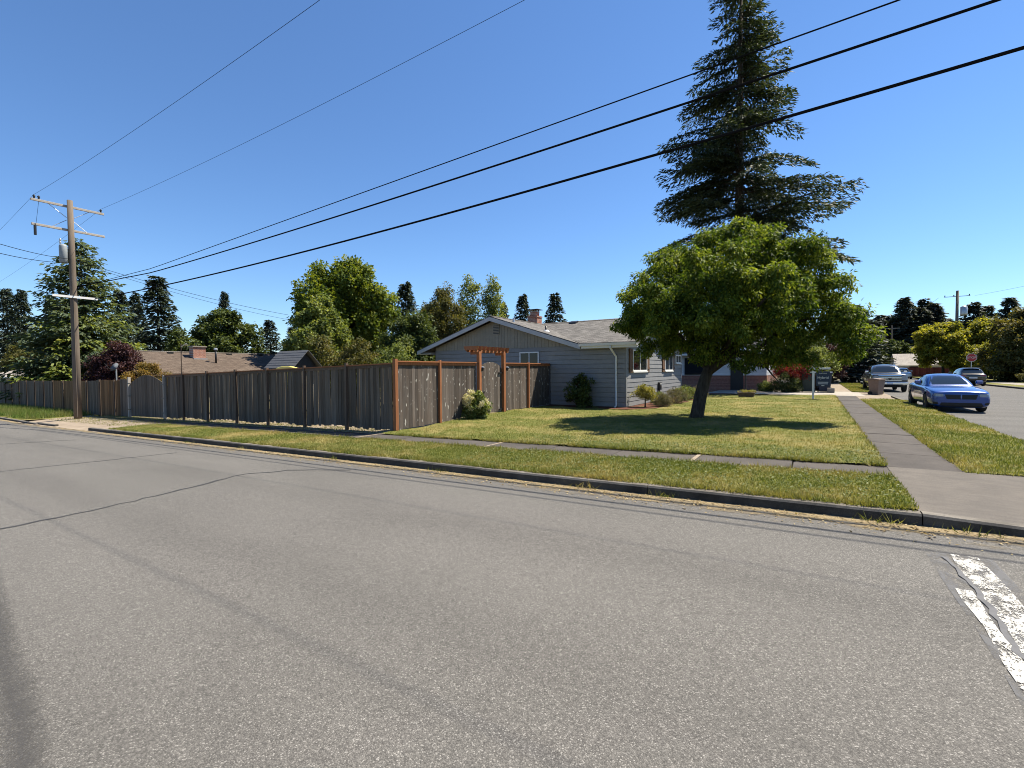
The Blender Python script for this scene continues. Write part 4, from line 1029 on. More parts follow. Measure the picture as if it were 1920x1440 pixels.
# conifer wood down the side street: single trees
fw = [(14.5, 18.1), (18.8, 19.8), (23.4, 23.4), (25.7, 21.0), (29.4, 23.4), (31.0, 21.5), (33.9, 20.4), (16.7, 16.6), (11.0, 12.5), (20.9, 19.0), (27.6, 20.0), (36.5, 17.0), (22.0, 16.5), (8.0, 11.5), (39, 15.0), (5, 12.0), (1.5, 12.5), (13, 14.5), (17.8, 17.2), (24.6, 19.5), (26.6, 18.0), (32.4, 19.2), (35.2, 17.5), (20, 15.5), (10, 13.0), (37.8, 15.8), (41, 14.2), (30.2, 18.0)]
for i, (x, top) in enumerate(fw):
    spruce(x, 200 + 9 * math.sin(i * 2.4), top, 6.6 if top > 14 else 5.2, 'tall dark conifer in the wood at the end of the side street', 'conifers in the far wood', i % 2, 'far', 0)
spruce(28.7, 140, 15.6, 4.6, 'dark spruce behind the far utility pole transformer', None, 0, 'far', 0)
spruce(31.5, 143, 15.0, 4.2, 'dark spruce touching the one behind the far utility pole', None, 1, 'far', 0)
spruce(24.5, 100, 12.0, 3.0, 'small spruce tip above the bushy trees at the right edge', None, 1, 'far', 0)
spruce(3.4, 63, 8.4, 3.6, 'dark drooping cedar right of the leaning lawn tree', None, 0, 'far', 0)

def bl(name, x, y, top, R, mat, label, zb=-1.0, z0=None, seed=1, n=10, **kw):
    rng = np.random.default_rng(seed); z0 = zb + .8 if z0 is None else z0
    d = dict(dens=12, per=55, L=.24, W=.14, rmin=.3, rmax=.65); d.update(kw)
    return broadleaf(name, (x, y, zb), auto_lobes(x, y, z0, top, R, rng, n), mat, label, seed=seed, **d)
# big layered green tree at the left (behind the utility pole)
rng = np.random.default_rng(9)
sweet = conifer_mesh('layered_crown', 16.2, 5.6, 1.4, rng, 'leaf_bluegreen', step=.45, nb=7, spray=.42, dens=3.0, ragged=.4, droop=.14, up=.22, power=.72)
place_conifer(sweet, (-61.2, 15.4, -1.2), 1.0, 0, 'large layered blue green tree behind the utility pole', name='layered_tree')
G('leaf_tip', (.10, .14, .03), (.18, .225, .055), (.30, .32, .10))
sw2 = conifer_mesh('layered_crown', 9.0, 5.9, 1.8, np.random.default_rng(19), 'leaf_tip', step=.6, nb=4, spray=.38, dens=2.2, ragged=.35, droop=.14, up=.22, power=.5)
put('lower_crown', sw2[0], bpy.data.objects['layered_tree'], (1.2, -.3, .3))
bl('maple_tree', -42.7, 32.3, 13.8, 6.1, 'leaf_maple', 'tallest rounded green maple in the middle background', zb=-.8, z0=1.0, seed=31, n=18, dens=17, per=110, L=.27, W=.2, rmin=.4, rmax=.8, trunk_r=.35, cap=75000)
bl('young_maple', -37.8, 25.7, 8.5, 3.1, 'leaf_light', 'pale green tree in front of the tall maple', zb=-.6, z0=.6, seed=33, n=12, per=70, L=.24, W=.18)
bl('round_tree', -62.3, 28.9, 9.4, 5.6, 'leaf_dark', 'wide round dark green tree behind the brown roof', zb=-1.2, z0=.2, seed=35, n=14, per=75, L=.30, W=.2)
bl('tall_shrub', -24.6, 16.9, 3.9, 1.5, 'leaf_olive', 'loose leafy shrub over the fence right of the playhouse', zb=-.3, z0=.2, seed=37, per=60, L=.15, W=.09, rmin=.25, rmax=.45)
bl('tall_shrub', -22.2, 17.6, 3.6, 1.6, 'leaf_olive', 'yellow green shrub over the fence left of the corner post', zb=-.2, z0=.2, seed=39, per=60, L=.14, W=.07, rmin=.25, rmax=.45)
bl('tall_shrub', -19.6, 18.2, 3.3, 1.3, 'leaf_light', 'light green shrub just left of the house eave', zb=-.1, z0=.2, seed=40, per=60, L=.14, W=.07, rmin=.25, rmax=.45)
bl('dark_tree', -24.9, 24.5, 5.9, 2.6, 'leaf_dark', 'dense dark tree against the left eave of the house', zb=-.2, z0=.2, seed=41, per=75, L=.2, W=.12)
bl('dark_tree', -20.6, 27.5, 5.6, 2.3, 'leaf_dark', 'low dark tree behind the house gable', zb=-.1, z0=.2, seed=42, per=75, L=.2, W=.12)
bl('garden_tree', -29.7, 33.5, 9.5, 2.7, 'leaf_olive', 'upright green tree left of the poplar', zb=-.3, z0=1.5, seed=43, per=65, L=.2, W=.11, n=12)
bl('poplar_tree', -31.6, 39.9, 12.3, 1.5, 'leaf_light', 'airy tall poplar behind the house roof', zb=-.3, z0=4.5, seed=45, dens=8, per=40, L=.22, W=.15, rmin=.4, rmax=.7, n=12)
bl('poplar_tree', -28.9, 40.6, 12.0, 1.4, 'leaf_light', 'second airy poplar, nearest the roof ridge', zb=-.3, z0=4.5, seed=46, dens=8, per=40, L=.22, W=.15, rmin=.4, rmax=.7, n=12)
bl('mid_tree', -34.5, 37.0, 9.0, 2.4, 'leaf_dark', 'darker tree behind the upright green tree', zb=-.3, z0=1.2, seed=48, per=60, L=.24, W=.15)
bl('hedge_tree', -52, 36, 7.0, 3.6, 'leaf_bluegreen', 'blue green tree left of the pale green tree', zb=-.8, z0=.4, seed=49, per=60, L=.26, W=.13)
bl('plum_tree', -43.6, 12.9, 4.0, 2.2, 'leaf_plum', 'dark purple leaved plum tree beside the utility pole', zb=-1.0, z0=.2, seed=51, per=85, L=.15, W=.1, rmin=.3, rmax=.5, n=14, dens=15)
bl('gold_shrub', -35.2, 11.9, 2.45, 1.3, 'leaf_gold', 'rounded golden brown shrub above the arched wide gate', zb=-.9, z0=.3, seed=53, per=80, L=.1, W=.06, rmin=.2, rmax=.36, dens=18)
bl('green_tree', -80.7, 19.0, 6.6, 4.0, 'leaf_olive', 'yellow green tree above the pale roof at the left edge', zb=-1.5, z0=2.2, seed=55, per=70, L=.22, W=.14)
bl('green_tree', -93, 17.5, 5.8, 3.6, 'leaf_olive', 'olive tree cut by the left edge of the picture', zb=-1.5, z0=1.0, seed=56, per=60, L=.22, W=.14)
# down the side street
bl('red_shrub', -1.3, 36.6, 2.45, 1.25, 'leaf_red', 'bright red leaved shrub beside the white house', zb=.1, z0=1.1, seed=61, per=70, L=.1, W=.06, rmin=.2, rmax=.35, dens=18)
bl('box_shrub', -1.6, 36.0, 1.35, 1.05, 'leaf_dark', 'dark green shrub under the red leaved shrub', zb=.1, z0=.15, seed=62, per=70, L=.09, W=.05, rmin=.2, rmax=.35, dens=18)
bl('box_shrub', -2.9, 36.6, .8, .6, 'leaf_light', 'low pale green shrub in front of the white house corner', zb=.1, z0=.1, seed=68, per=50, L=.09, W=.05, rmin=.15, rmax=.25)
bl('green_tree', .1, 46, 3.4, 1.6, 'leaf_light', 'pale green small tree behind the sale sign', zb=.1, z0=1.2, seed=63, per=70, L=.14, W=.08, rmin=.25, rmax=.45)
bl('green_tree', -1.2, 52, 5.4, 2.4, 'leaf_dark', 'dark tree behind the pale small tree by the sign', zb=.1, z0=.6, seed=64, per=70, L=.2, W=.12)
bl('plum_tree', 1.4, 58, 4.2, 1.7, 'leaf_plum', 'purple leaved tree right of the leaning lawn tree', zb=.1, z0=.9, seed=65, per=70, L=.16, W=.1, rmin=.3, rmax=.5)
bl('street_tree', 15.4, 90, 8.1, 4.2, 'leaf_yellow', 'yellow green round tree beside the far utility pole', zb=.2, z0=2.1, seed=67, n=14, per=75, L=.3, W=.18, trunk_r=.2)
bl('street_tree', 20.3, 92, 8.6, 4.0, 'leaf_yellow', 'yellow green tree right of the far utility pole', zb=.2, z0=1.4, seed=69, n=14, per=70, L=.3, W=.18)
bl('street_tree', 19.0, 84, 5.0, 2.6, 'leaf_yellow', 'small yellow tree behind the stop sign', zb=.2, z0=1.0, seed=70, n=10, per=60, L=.25, W=.15)
bl('street_tree', 19.8, 74.8, 8.3, 4.2, 'leaf_olive', 'bushy green tree at the right edge behind the lawn', zb=.2, z0=.5, seed=71, n=16, per=75, L=.28, W=.17)
bl('street_tree', 25.0, 76, 10.2, 5.0, 'leaf_maple', 'big green tree cut by the right edge of the picture', zb=.2, z0=.4, seed=73, n=16, per=75, L=.3, W=.19)
bl('street_tree', 23.6, 66.5, 5.2, 3.2, 'leaf_dark', 'dark bushy tree low at the right edge', zb=.2, z0=.2, seed=74, n=12, per=70, L=.24, W=.14)
bl('round_bush', 18.3, 66, 1.7, 1.5, 'leaf_olive', 'low olive bush on the far lawn right of the black car', zb=.2, z0=.2, seed=75, per=60, L=.12, W=.07, rmin=.2, rmax=.4)
bl('round_tree', 14.1, 130, 7.6, 4.6, 'leaf_dark', 'round dark tree left of the small white house', zb=.1, z0=.6, seed=77, n=12, per=60, L=.36, W=.24)
for i, x in enumerate((-6, -1, 4.5, 9.5)):
    bl('hedge_tree', x, 150 + 3 * i, 6.5 + (i % 2) * 1.5, 4.6, 'leaf_dark' if i % 2 else 'leaf_maple', ['dark bushy tree closing the street at far left', 'green bushy tree closing the end of the street behind the white car', 'dark tree at the end of the street above the red car', 'green tree at the end of the street left of the round tree'][i], zb=.0, z0=.2, seed=80 + i, n=10, per=50, L=.42, W=.28)

# shrubs along the house
def shrub(name, x, y, top, R, mat, label, seed, per=50, L=.08, W=.035, rmin=.10, rmax=.2, z0=.02, dens=30, n=9, droop=.2):
    zb = zl(x, y) + .02; rng = np.random.default_rng(seed)
    return broadleaf(name, (x, y, zb), auto_lobes(x, y, zb + z0, zb + top, R, rng, n), mat, label, cat='shrub', seed=seed, dens=dens, per=per, L=L, W=W, trunk_r=.035, rmin=rmin, rmax=rmax, droop=droop)
shrub('rhododendron', -9.05, 19.55, 1.5, .80, 'leaf_dark', 'dark rhododendron against the shaded house wall', 91, 55, .14, .05)
shrub('azalea', -6.35, 20.55, .95, .48, 'leaf_azalea', 'yellow green azalea at the corner of the sunlit wall', 92, 45, .08, .035, z0=.45)
shrub('lavender', -5.75, 21.3, .55, .42, 'leaf_lavender', 'grey lavender mound nearest the house corner', 93, 60, .09, .014, droop=-.6)
shrub('lavender', -5.75, 23.4, .72, .62, 'leaf_lavender', 'larger grey lavender mound in the middle of the bed', 94, 60, .09, .014, droop=-.6)
shrub('garden_shrub', -6.2, 22.2, .55, .38, 'leaf_light', 'bright green low plant behind the first lavender', 95, 45, .08, .03)
shrub('garden_shrub', -5.9, 26.0, .8, .55, 'leaf_light', 'bright green plant under the second window', 96, 45, .08, .03)
shrub('lavender', -5.6, 27.6, .62, .55, 'leaf_lavender', 'grey brown lavender mound furthest along the bed', 97, 60, .09, .014, droop=-.6)
# hydrangea beside the garden gate
hx, hy = -10.45, 13.55
hyd = shrub('hydrangea', hx, hy, .92, .46, 'leaf_light', 'hydrangea bush with cream flower heads beside the garden gate', 98, 45, .10, .07, .12, .2, dens=26)
rng = np.random.default_rng(99)
fc = []; 
for k in range(34):
    a = rng.uniform(0, 2 * math.pi); h = rng.uniform(.35, 1.0)
    fc.append((math.cos(a) * .44 * math.sqrt(max(.05, 1 - (h - .45) ** 2 * 2)), math.sin(a) * .42 * math.sqrt(max(.05, 1 - (h - .45) ** 2 * 2)), h))
for c in fc:
    V, Fc, v = leaf_cloud(np.array([c]), np.array([.095]), 80, .04, .035, rng, 0., .85)
    add_mesh('flower_head', V, Fc, v, MAT['petal'], hyd)

# ------------------------------------------------------------------ grass blades (uncountable)
def blades(name, n, xr, yr, zf, h, w, mat, label, rng, keep=None, lean=.5, hvar=.5):
    X = rng.uniform(*xr, n); Y = rng.uniform(*yr, n)
    if keep is not None:
        k = keep(X, Y, rng); X = X[k]; Y = Y[k]
    n = len(X); Z = zf(X, Y) - .006
    P = np.stack([X, Y, Z], 1); a = rng.uniform(0, 2 * math.pi, n); H = h * rng.uniform(1 - hvar, 1 + hvar, n)
    S = np.stack([np.cos(a), np.sin(a), 0 * a], 1); b = rng.uniform(0, 2 * math.pi, n); q = lean * rng.random(n)
    D = unit(np.stack([np.cos(b) * q, np.sin(b) * q, np.ones(n)], 1))
    W = (w * rng.uniform(.6, 1.3, n))[:, None]
    V = np.stack([P - S * W / 2, P + S * W / 2, P + D * H[:, None]], 1).reshape(-1, 3)
    o = bpy.data.objects.new(name, fmesh(name, V, np.arange(3 * n).reshape(n, 3), rng.random(n), MAT[mat])); COL.objects.link(o)
    return tag(o, label, 'grass', kind='stuff')
rng = np.random.default_rng(123)
def dist_keep(d0, p):
    return lambda X, Y, r: r.random(len(X)) < np.clip((d0 / np.hypot(X, Y)) ** p, 0, 1)
lawnz = lambda X, Y: zlot(X, Y) + .012 + lump(X, Y) * .8 + .02 * sstep(9.5, 9.8, Y)
vergez = lambda X, Y: zA(X) + .132 + .03 * np.sin((Y - 6.76) / 1.91 * math.pi) + lump(X, Y) * .5
def lawn_keep(X, Y, r):
    k = r.random(len(X)) < np.clip((11 / np.hypot(X, Y)) ** 1.4, 0, 1)
    return k & ~((Y > 19.2) & (X < -5.6))
blades('grass', 190000, (-10.85, .97), (9.47, 32.4), lawnz, .042, .014, 'blade', 'short mown grass of the front lawn', rng, lawn_keep, 1.1)
blades('grass', 130000, (-24.2, .99), (6.74, 8.72), vergez, .042, .012, 'blade', 'mown grass strip between kerb and sidewalk', rng, dist_keep(8.5, 1.3), 1.1)
blades('grass', 45000, (1.9, 3.74), (9.45, 29.3), lambda X, Y: .175 + .02 * np.sin((X - 1.9) / 1.8 * math.pi) + lump(X, Y) * .6, .05, .016, 'blade', 'mown grass strip beside the blue car', rng, dist_keep(11, 1.3), 1.1)
blades('grass', 9000, (2.05, 3.7), (37.6, 60), lambda X, Y: .18 + lump(X, Y) * .6, .06, .03, 'blade', 'grass strip beyond the brown bin', rng, None, 1.)
blades('tall_grass', 14000, (-62, -38), (6.9, 9.9), lambda X, Y: zA(X) + .10 + lump(X, Y), .32, .022, 'tallgrass', 'tall unmown grass at the left by the fence', rng, None, .7)
blades('grass', 9000, (-36, -10.9), (9.5, 10.6), lambda X, Y: zA(X) + .138, .06, .016, 'blade', 'thin dry grass under the long fence', rng, None, 1.1)
blades('grass', 3500, (-37, -24), (7.6, 9.6), lambda X, Y: zA(X) + .012 + .11 * sstep(6.6, 8.6, Y), .07, .016, 'blade', 'sparse dry grass around the utility pole', rng, None, 1.1)
# longer overhanging edges of the lawns
def edge(n, xr, yr, zf, label): blades('grass_edge', n, xr, yr, zf, .085, .014, 'blade', label, rng, lambda X, Y, r: (r.random(len(X)) < np.clip((10 / np.hypot(X, Y)) ** 1.2, 0, 1)) & (np.sin(X * 2.3 + Y * 5) + np.sin(X * 5.7 - Y * 3.1) + r.normal(size=len(X)) * .7 > -.6), 1.8)
edge(9000, (-10.6, .95), (9.44, 9.6), lambda X, Y: zlot(X, Y) + .0, 'overhanging grass along the lawn side of the sidewalk')
edge(9000, (-24, .97), (8.6, 8.74), lambda X, Y: zA(X) + .13, 'overhanging grass along the road side of the sidewalk')
edge(26000, (-24, .97), (6.69, 6.86), lambda X, Y: zA(X) + .128, 'ragged grass edge along the kerb')
edge(5000, (.88, 1.0), (9.5, 32), lambda X, Y: .17 + 0 * X, 'grass edge left of the side street sidewalk')
edge(5000, (1.88, 2.0), (9.5, 29), lambda X, Y: .17 + 0 * X, 'grass edge right of the side street sidewalk')
# weeds at the kerb foot
for i, (wx, wy, s, lab) in enumerate(((-16.3, 6.5, .8, 'small dry weed at the kerb, furthest left'), (-13.1, 6.5, .9, 'small dry weed at the kerb, second from left'), (-9.1, 6.5, .9, 'dry weed at the kerb left of the crack'), (-5.95, 6.5, 1.0, 'green leafed weed at the kerb below the fence corner'),
        (-3.0, 6.5, 1.2, 'bushy weed at the kerb left of the lawn tree'), (-1.75, 6.52, 1.1, 'spindly weed at the kerb below the lawn tree'), (.62, 6.5, 1.3, 'weed tuft at the kerb beside the corner ramp'), (1.35, 6.48, .9, 'dry weed at the ramp kerb, rightmost'))):
    r2 = np.random.default_rng(200 + i); n = 34
    t = thing('kerb_weed', (wx, wy, float(zA(wx))), lab, 'weed', 'weeds along the kerb')
    a = r2.uniform(0, 2 * math.pi, n); q = r2.uniform(.2, 1.4, n)
    D = unit(np.stack([np.cos(a) * q, np.sin(a) * q, np.ones(n)], 1)); P = np.stack([r2.normal(size=n) * .13, r2.normal(size=n) * .03, np.zeros(n)], 1)
    V, Fc = kite_quads(P, D, unit(r2.normal(size=(n, 3))), r2.uniform(.04, .15, n) * s, r2.uniform(.004, .011, n))
    add_mesh('blades', V, Fc, r2.random(n), MAT['blade'], t)['kind'] = 'stuff'
# leaf litter in the gutter
rng = np.random.default_rng(321); n = 5200
X = rng.uniform(-24, 3.2, n); Y = 6.58 - np.abs(rng.normal(size=n)) * .24; k = rng.random(n) < np.clip((7.5 / np.hypot(X, Y)) ** 1.2, 0, 1); X = X[k]; Y = Y[k]; n = len(X)
P = np.stack([X, Y, zA(X) + .009], 1); a = rng.uniform(0, 6.28, n)
V, Fc = kite_quads(P, unit(np.stack([np.cos(a), np.sin(a), rng.uniform(0, .35, n)], 1)), unit(np.array([0, 0, 1.]) + rng.normal(size=(n, 3)) * .3), rng.uniform(.015, .055, n), rng.uniform(.008, .025, n))
G('litter', (.16, .11, .05), (.34, .25, .12), (.52, .41, .21), .2)
o = add_mesh('leaf_litter', V, Fc, rng.random(n), MAT['litter'], None); tag(o, 'dry yellow leaf litter lying in the gutter', 'leaf litter', kind='stuff')
# clover leaves in the near lawn edge
n = 7000; X = rng.uniform(-6, .97, n); Y = np.where(rng.random(n) < .5, rng.uniform(6.8, 8.7, n), rng.uniform(9.45, 10.6, n))
P = np.stack([X, Y, np.where(Y < 9, vergez(X, Y), lawnz(X, Y)) + .03], 1); a = rng.uniform(0, 6.28, n)
V, Fc = kite_quads(P, unit(np.stack([np.cos(a), np.sin(a), rng.uniform(-.2, .5, n)], 1)), unit(np.array([0, 0, 1.]) + rng.normal(size=(n, 3)) * .4), rng.uniform(.02, .045, n), rng.uniform(.014, .03, n))
G('clover', (.06, .095, .02), (.11, .15, .04), (.24, .25, .12), .3)
o = add_mesh('clover', V, Fc, rng.random(n), MAT['clover'], None); tag(o, 'clover and broad weeds in the grass near the corner', 'clover', kind='stuff')

# ------------------------------------------------------------------ utility poles and wires
pole = thing('utility_pole', (-34.8, 8.42, float(zA(-34.8)) + .1), 'weathered wooden utility pole with two crossarms at the left', 'utility pole')
UL = pole.location; UM = Matrix.Translation(-UL)
MB().tube([(-34.8, 8.42, -1.2), (-34.8, 8.42, 3), (-34.8, 8.40, 8), (-34.8, 8.39, 11.35)], [.185, .17, .145, .125], 14).xform(UM).obj('post', MAT['pole'], pole, smooth=True)
for z in (11.02, 9.72):
    MB().box(-34.99, -34.9, 6.86, 9.9, z - .06, z + .06).xform(UM).obj('crossarm', MAT['arm'], pole, bevel=.008)
    for s in (-1, 1): MB().tube([(-35.0, 8.4 + s * .85, z - .04), (-34.96, 8.4 + s * .13, z - .62 if z > 10 else z + .55)], .016, 6).xform(UM).obj('brace', MAT['galv'], pole)
MB().box(-34.66, -34.58, 7.5, 9.4, 5.93, 6.05).xform(UM).obj('pale_crossarm', MAT['white'], pole)
def insulator(x, y, z): MB().lathe([(.02, 0), (.05, .05), (.035, .08), (.065, .12), (.045, .17), (.02, .2)], seg=10).obj('insulator', MAT['black'], pole, loc=(x - UL.x, y - UL.y, z - UL.z), smooth=True)
for y, z in ((7.0, 11.08), (7.18, 11.08), (9.76, 11.08)): insulator(-34.95, y, z)
MB().tube([(-34.95, 7.0, 9.75), (-34.95, 7.0, 9.15)], .06, 8).xform(UM).obj('cutout', MAT['black'], pole)
MAT['tank'] = plain('transformer_grey', (.22, .24, .25), .6, .0, var=.1)
tr = MB().lathe([(.15, 7.85), (.18, 7.88), (.18, 8.75), (.16, 8.82), (.05, 8.88)], -34.85, 8.06, 16).xform(UM).obj('transformer', MAT['tank'], pole, smooth=True)
MB().lathe([(.04, 8.87), (.05, 8.95), (.03, 9.02), (.05, 9.1), (.02, 9.18)], -34.85, 7.95, 8).xform(UM).obj('bushing', MAT['galv'], tr)
MB().box(-34.9, -34.8, 8.15, 8.35, 8.2, 8.4).xform(UM).obj('bracket', MAT['black'], tr)
MB().tube([(-34.62, 8.36, -.7), (-34.64, 8.37, 6.0)], .018, 6).xform(UM).obj('ground_wire', MAT['pole'], pole)

def wire(label, pts, r, sag=0.0, n=26, group=None, name='utility_wire'):
    """cable through given points (parabola through three points along x, or straight with sag)"""
    P = []
    if len(pts) == 2:
        a, b = Vector(pts[0]), Vector(pts[1])
        for i in range(n + 1):
            t = i / n; q = a.lerp(b, t); q.z -= sag * 4 * t * (1 - t); P.append(q)
    else: P = [Vector(p) for p in pts]
    o = MB().tube(P, r, 7).obj(name, MAT['rubber'], smooth=True); o.location = (0, 0, 0)
    return tag(o, label, 'wire', group)
def para(c, x0, x1, y0, y1=9.3, n=50, end=None):
    out = []
    for i in range(n + 1):
        x = x0 + (x1 - x0) * i / n; t = min(1, (x - x0) / 8.0); y = y0 + (y1 - y0) * t
        out.append((x, y, np.polyval(c, x)))
    return out
wire('thin topmost of the three heavy wires crossing the sky', para((.0000, .0215, 7.325), -34.7, 30, 8.6), .013)
wire('middle thick black cable of the three crossing the sky', para((.00053, .0245, 6.83), -34.7, 30, 8.6), .022)
w3 = para((.00093, .0330, 6.045), -34.62, 30, 9.3); wire('lowest thick black cable crossing the sky', w3, .026)
wire('thin power line from the near end of the top crossarm', [(-34.95, 7.0, 11.28), (22, 6.9, 11.3)], .0055, .75)
wire('thin power line from the far end of the top crossarm', [(-34.95, 9.76, 11.28), (24, 9.84, 11.6)], .0055, .75)
wire('thin power line leaving the top crossarm to the left', [(-34.95, 7.0, 11.28), (-90, 7.0, 9.6)], .0055, .6)
wire('thin line leaving the far end of the top crossarm to the left', [(-34.95, 9.76, 11.28), (-90, 9.8, 9.6)], .0055, .6)
wire('upper service drop leaving to the left from the transformer', [(-34.8, 8.3, 8.1), (-14, -1.8, 6.0)], .012, .5)
wire('lower service drop leaving to the left from the transformer', [(-34.8, 8.3, 7.9), (-14, -1.6, 5.6)], .012, .6)
wire('service drop running right to the garden trees', [(-34.8, 8.45, 8.1), (-36.2, 21.9, 6.4)], .012, .25)
wire('second service drop running right behind the long fence', [(-34.8, 8.45, 8.0), (-37.5, 23.5, 6.1)], .010, .3)
wire('service drop to the brown roofed house', [(-34.8, 8.4, 7.6), (-43.4, 17.2, 5.0)], .010, .2)
wire('cable leaving the pale crossarm to the left', [(-34.62, 8.6, 6.0), (-90, 9.0, 5.2)], .018, .6)
wire('jumper between the two crossarms', [(-34.95, 7.2, 11.2), (-34.97, 7.05, 9.8)], .007, -.0)

pole2 = thing('utility_pole', (17.7, 95, .2), 'distant utility pole with transformer beyond the blue car', 'utility pole')
MB().tube([(0, 0, -.3), (0, 0, 6), (0, 0, 13.0)], [.24, .21, .17], 10).obj('post', MAT['pole'], pole2, smooth=True)
MB().box(-1.5, 1.4, -.06, .0, 12.1, 12.18).obj('crossarm', MAT['arm'], pole2)
MB().lathe([(.4, 9.3), (.42, 9.4), (.42, 10.5), (.1, 10.7)], .75, 0, 12).obj('transformer', MAT['galv'], pole2, smooth=True)
for x in (-1.4, -.4, 1.3): MB().lathe([(.03, 12.18), (.08, 12.3), (.03, 12.4)], x, -.05, 8).obj('insulator', MAT['black'], pole2)
pole3 = thing('utility_pole', (16.0, 150, .1), 'small dark utility pole in front of the far wood', 'utility pole')
MB().tube([(0, 0, -.3), (0, 0, 12.3)], [.22, .16], 8).obj('post', MAT['pole'], pole3); MB().box(-1.5, 1.5, -.08, .02, 11.4, 11.55).obj('crossarm', MAT['arm'], pole3)
wire('far wire between the distant poles, upper', [(15.6, 95, 12.3), (14.6, 150, 11.7)], .015, .6)
wire('far wire from the distant pole to the right', [(19.6, 95, 12.3), (26, 40, 11.0)], .012, .6)
wire('far low wire in front of the far wood', [(16.0, 150, 9.5), (-30, 130, 8.0)], .02, 1.0)

# ------------------------------------------------------------------ vehicles
from mathutils.bvhtree import BVHTree
def paint(name, c, metal=.35, rough=.3):
    t = NT(name); p = t.pos(); n = t.noise(p, 400., 2)
    t.P(Base_Color=t.ramp(n, [(0.3, tuple(k * .92 for k in c)), (0.7, c)]), Metallic=metal, Roughness=rough, Coat_Weight=1.0, Coat_Roughness=.03)
    return t.m
MAT['blue'] = paint('blue_car_paint', (.005, .048, .23)); MAT['charcoal'] = paint('charcoal_car_paint', (.035, .037, .042)); MAT['blackcar'] = paint('black_car_paint', (.008, .008, .010))
MAT['whitecar'] = paint('white_car_paint', (.62, .63, .65), .1); MAT['silver'] = paint('silver_car_paint', (.45, .5, .53), .5); MAT['redcar'] = paint('dark_red_car_paint', (.16, .02, .02))
MAT['carglass'] = glass_mat('car_glass', (.012, .016, .018), .02, .7, .3); MAT['tyre'] = plain('tyre_rubber', (.016, .016, .017), .85, var=.2, scale=20)
MAT['chrome'] = plain('chrome', (.62, .63, .65), .18, 1.0, var=.05); MAT['rim'] = plain('dark_rim', (.06, .06, .065), .35, .7); MAT['plastic'] = plain('black_plastic', (.014, .014, .015), .6, var=.2)
MAT['lamp'] = glass_mat('headlamp', (.28, .30, .32), .08); MAT['tail'] = plain('tail_lamp', (.30, .012, .012), .2, coat=.8); MAT['plate'] = plain('number_plate', (.6, .62, .64), .5)

def car_body(stations, wheels, wr, W):
    prof = lambda hw, zb, zt: [(0, zb), (hw * .80, zb), (hw * .955, zb + .09), (hw, zb + (zt - zb) * .42), (hw * .985, zb + (zt - zb) * .72), (hw * .95, zt - .04), (hw * .80, zt + .0), (hw * .4, zt + .022), (0, zt + .028)]
    V = []; Fc = []; n = 9; ring = 2 * n - 2
    for (y, hw, zb, zt) in stations:
        h = prof(hw, zb, zt); pts = [(x, y, z) for x, z in h] + [(-x, y, z) for x, z in h[-2:0:-1]]
        V += pts
    for i in range(len(stations) - 1):
        for k in range(ring): Fc.append((i * ring + k, i * ring + (k + 1) % ring, (i + 1) * ring + (k + 1) % ring, (i + 1) * ring + k))
    Fc.append(tuple(range(ring))[::-1]); Fc.append(tuple((len(stations) - 1) * ring + k for k in range(ring)))
    me = bpy.data.meshes.new('body'); me.from_pydata(V, [], Fc); me.update()
    bm = bmesh.new(); bm.from_mesh(me); bmesh.ops.recalc_face_normals(bm, faces=bm.faces); bm.to_mesh(me); bm.free()
    o = bpy.data.objects.new('tmp', me); COL.objects.link(o)
    s = o.modifiers.new('s', 'SUBSURF'); s.levels = 2; s.render_levels = 2
    cut = MB()
    for y in wheels:
        for sx in (-1, 1):
            st = len(cut.v); cut.lathe([(wr * 1.17, 0), (wr * 1.17, .5)], seg=28)
            cut.xform(Matrix.Translation((sx * (W / 2 + .2), y, wr * 1.02)) @ Matrix.Rotation(math.radians(-90 * sx), 4, 'Y'), st)
    co = cut.obj('cut'); b = o.modifiers.new('b', 'BOOLEAN'); b.operation = 'DIFFERENCE'; b.object = co; b.solver = 'EXACT'
    dg = bpy.context.evaluated_depsgraph_get(); me2 = bpy.data.meshes.new_from_object(o.evaluated_get(dg))
    bpy.data.objects.remove(o); bpy.data.objects.remove(co)
    me2.polygons.foreach_set('use_smooth', np.ones(len(me2.polygons), dtype=bool))
    try: me2.set_sharp_from_angle(angle=math.radians(40))
    except Exception: pass
    me2.name = 'body'; return me2

def patch(bvh, corners, axis, off, nu=8, nv=4):
    """thin panel hugging the body. corners: 4 (a,z) in front view (axis 'y-','y+': a = x) or side view ('x-','x+': a = y)"""
    m = MB(); pts = {}
    o = {'y-': (Vector((0, -6, 0)), Vector((0, 1, 0))), 'y+': (Vector((0, 6, 0)), Vector((0, -1, 0))), 'x-': (Vector((-6, 0, 0)), Vector((1, 0, 0))), 'x+': (Vector((6, 0, 0)), Vector((-1, 0, 0)))}[axis]
    for i in range(nu + 1):
        for j in range(nv + 1):
            u, v = i / nu, j / nv
            a = [(corners[0][k] * (1 - u) + corners[1][k] * u) * (1 - v) + (corners[3][k] * (1 - u) + corners[2][k] * u) * v for k in (0, 1)]
            st = o[0].copy(); st.z = a[1]
            if axis[0] == 'y': st.x = a[0]
            else: st.y = a[0]
            hit = bvh.ray_cast(st, o[1])[0]
            pts[i, j] = (hit - o[1] * off) if hit is not None else None
    for i in range(nu):
        for j in range(nv):
            q = [pts[i, j], pts[i + 1, j], pts[i + 1, j + 1], pts[i, j + 1]]
            if all(p is not None for p in q): m.poly(q)
    return m

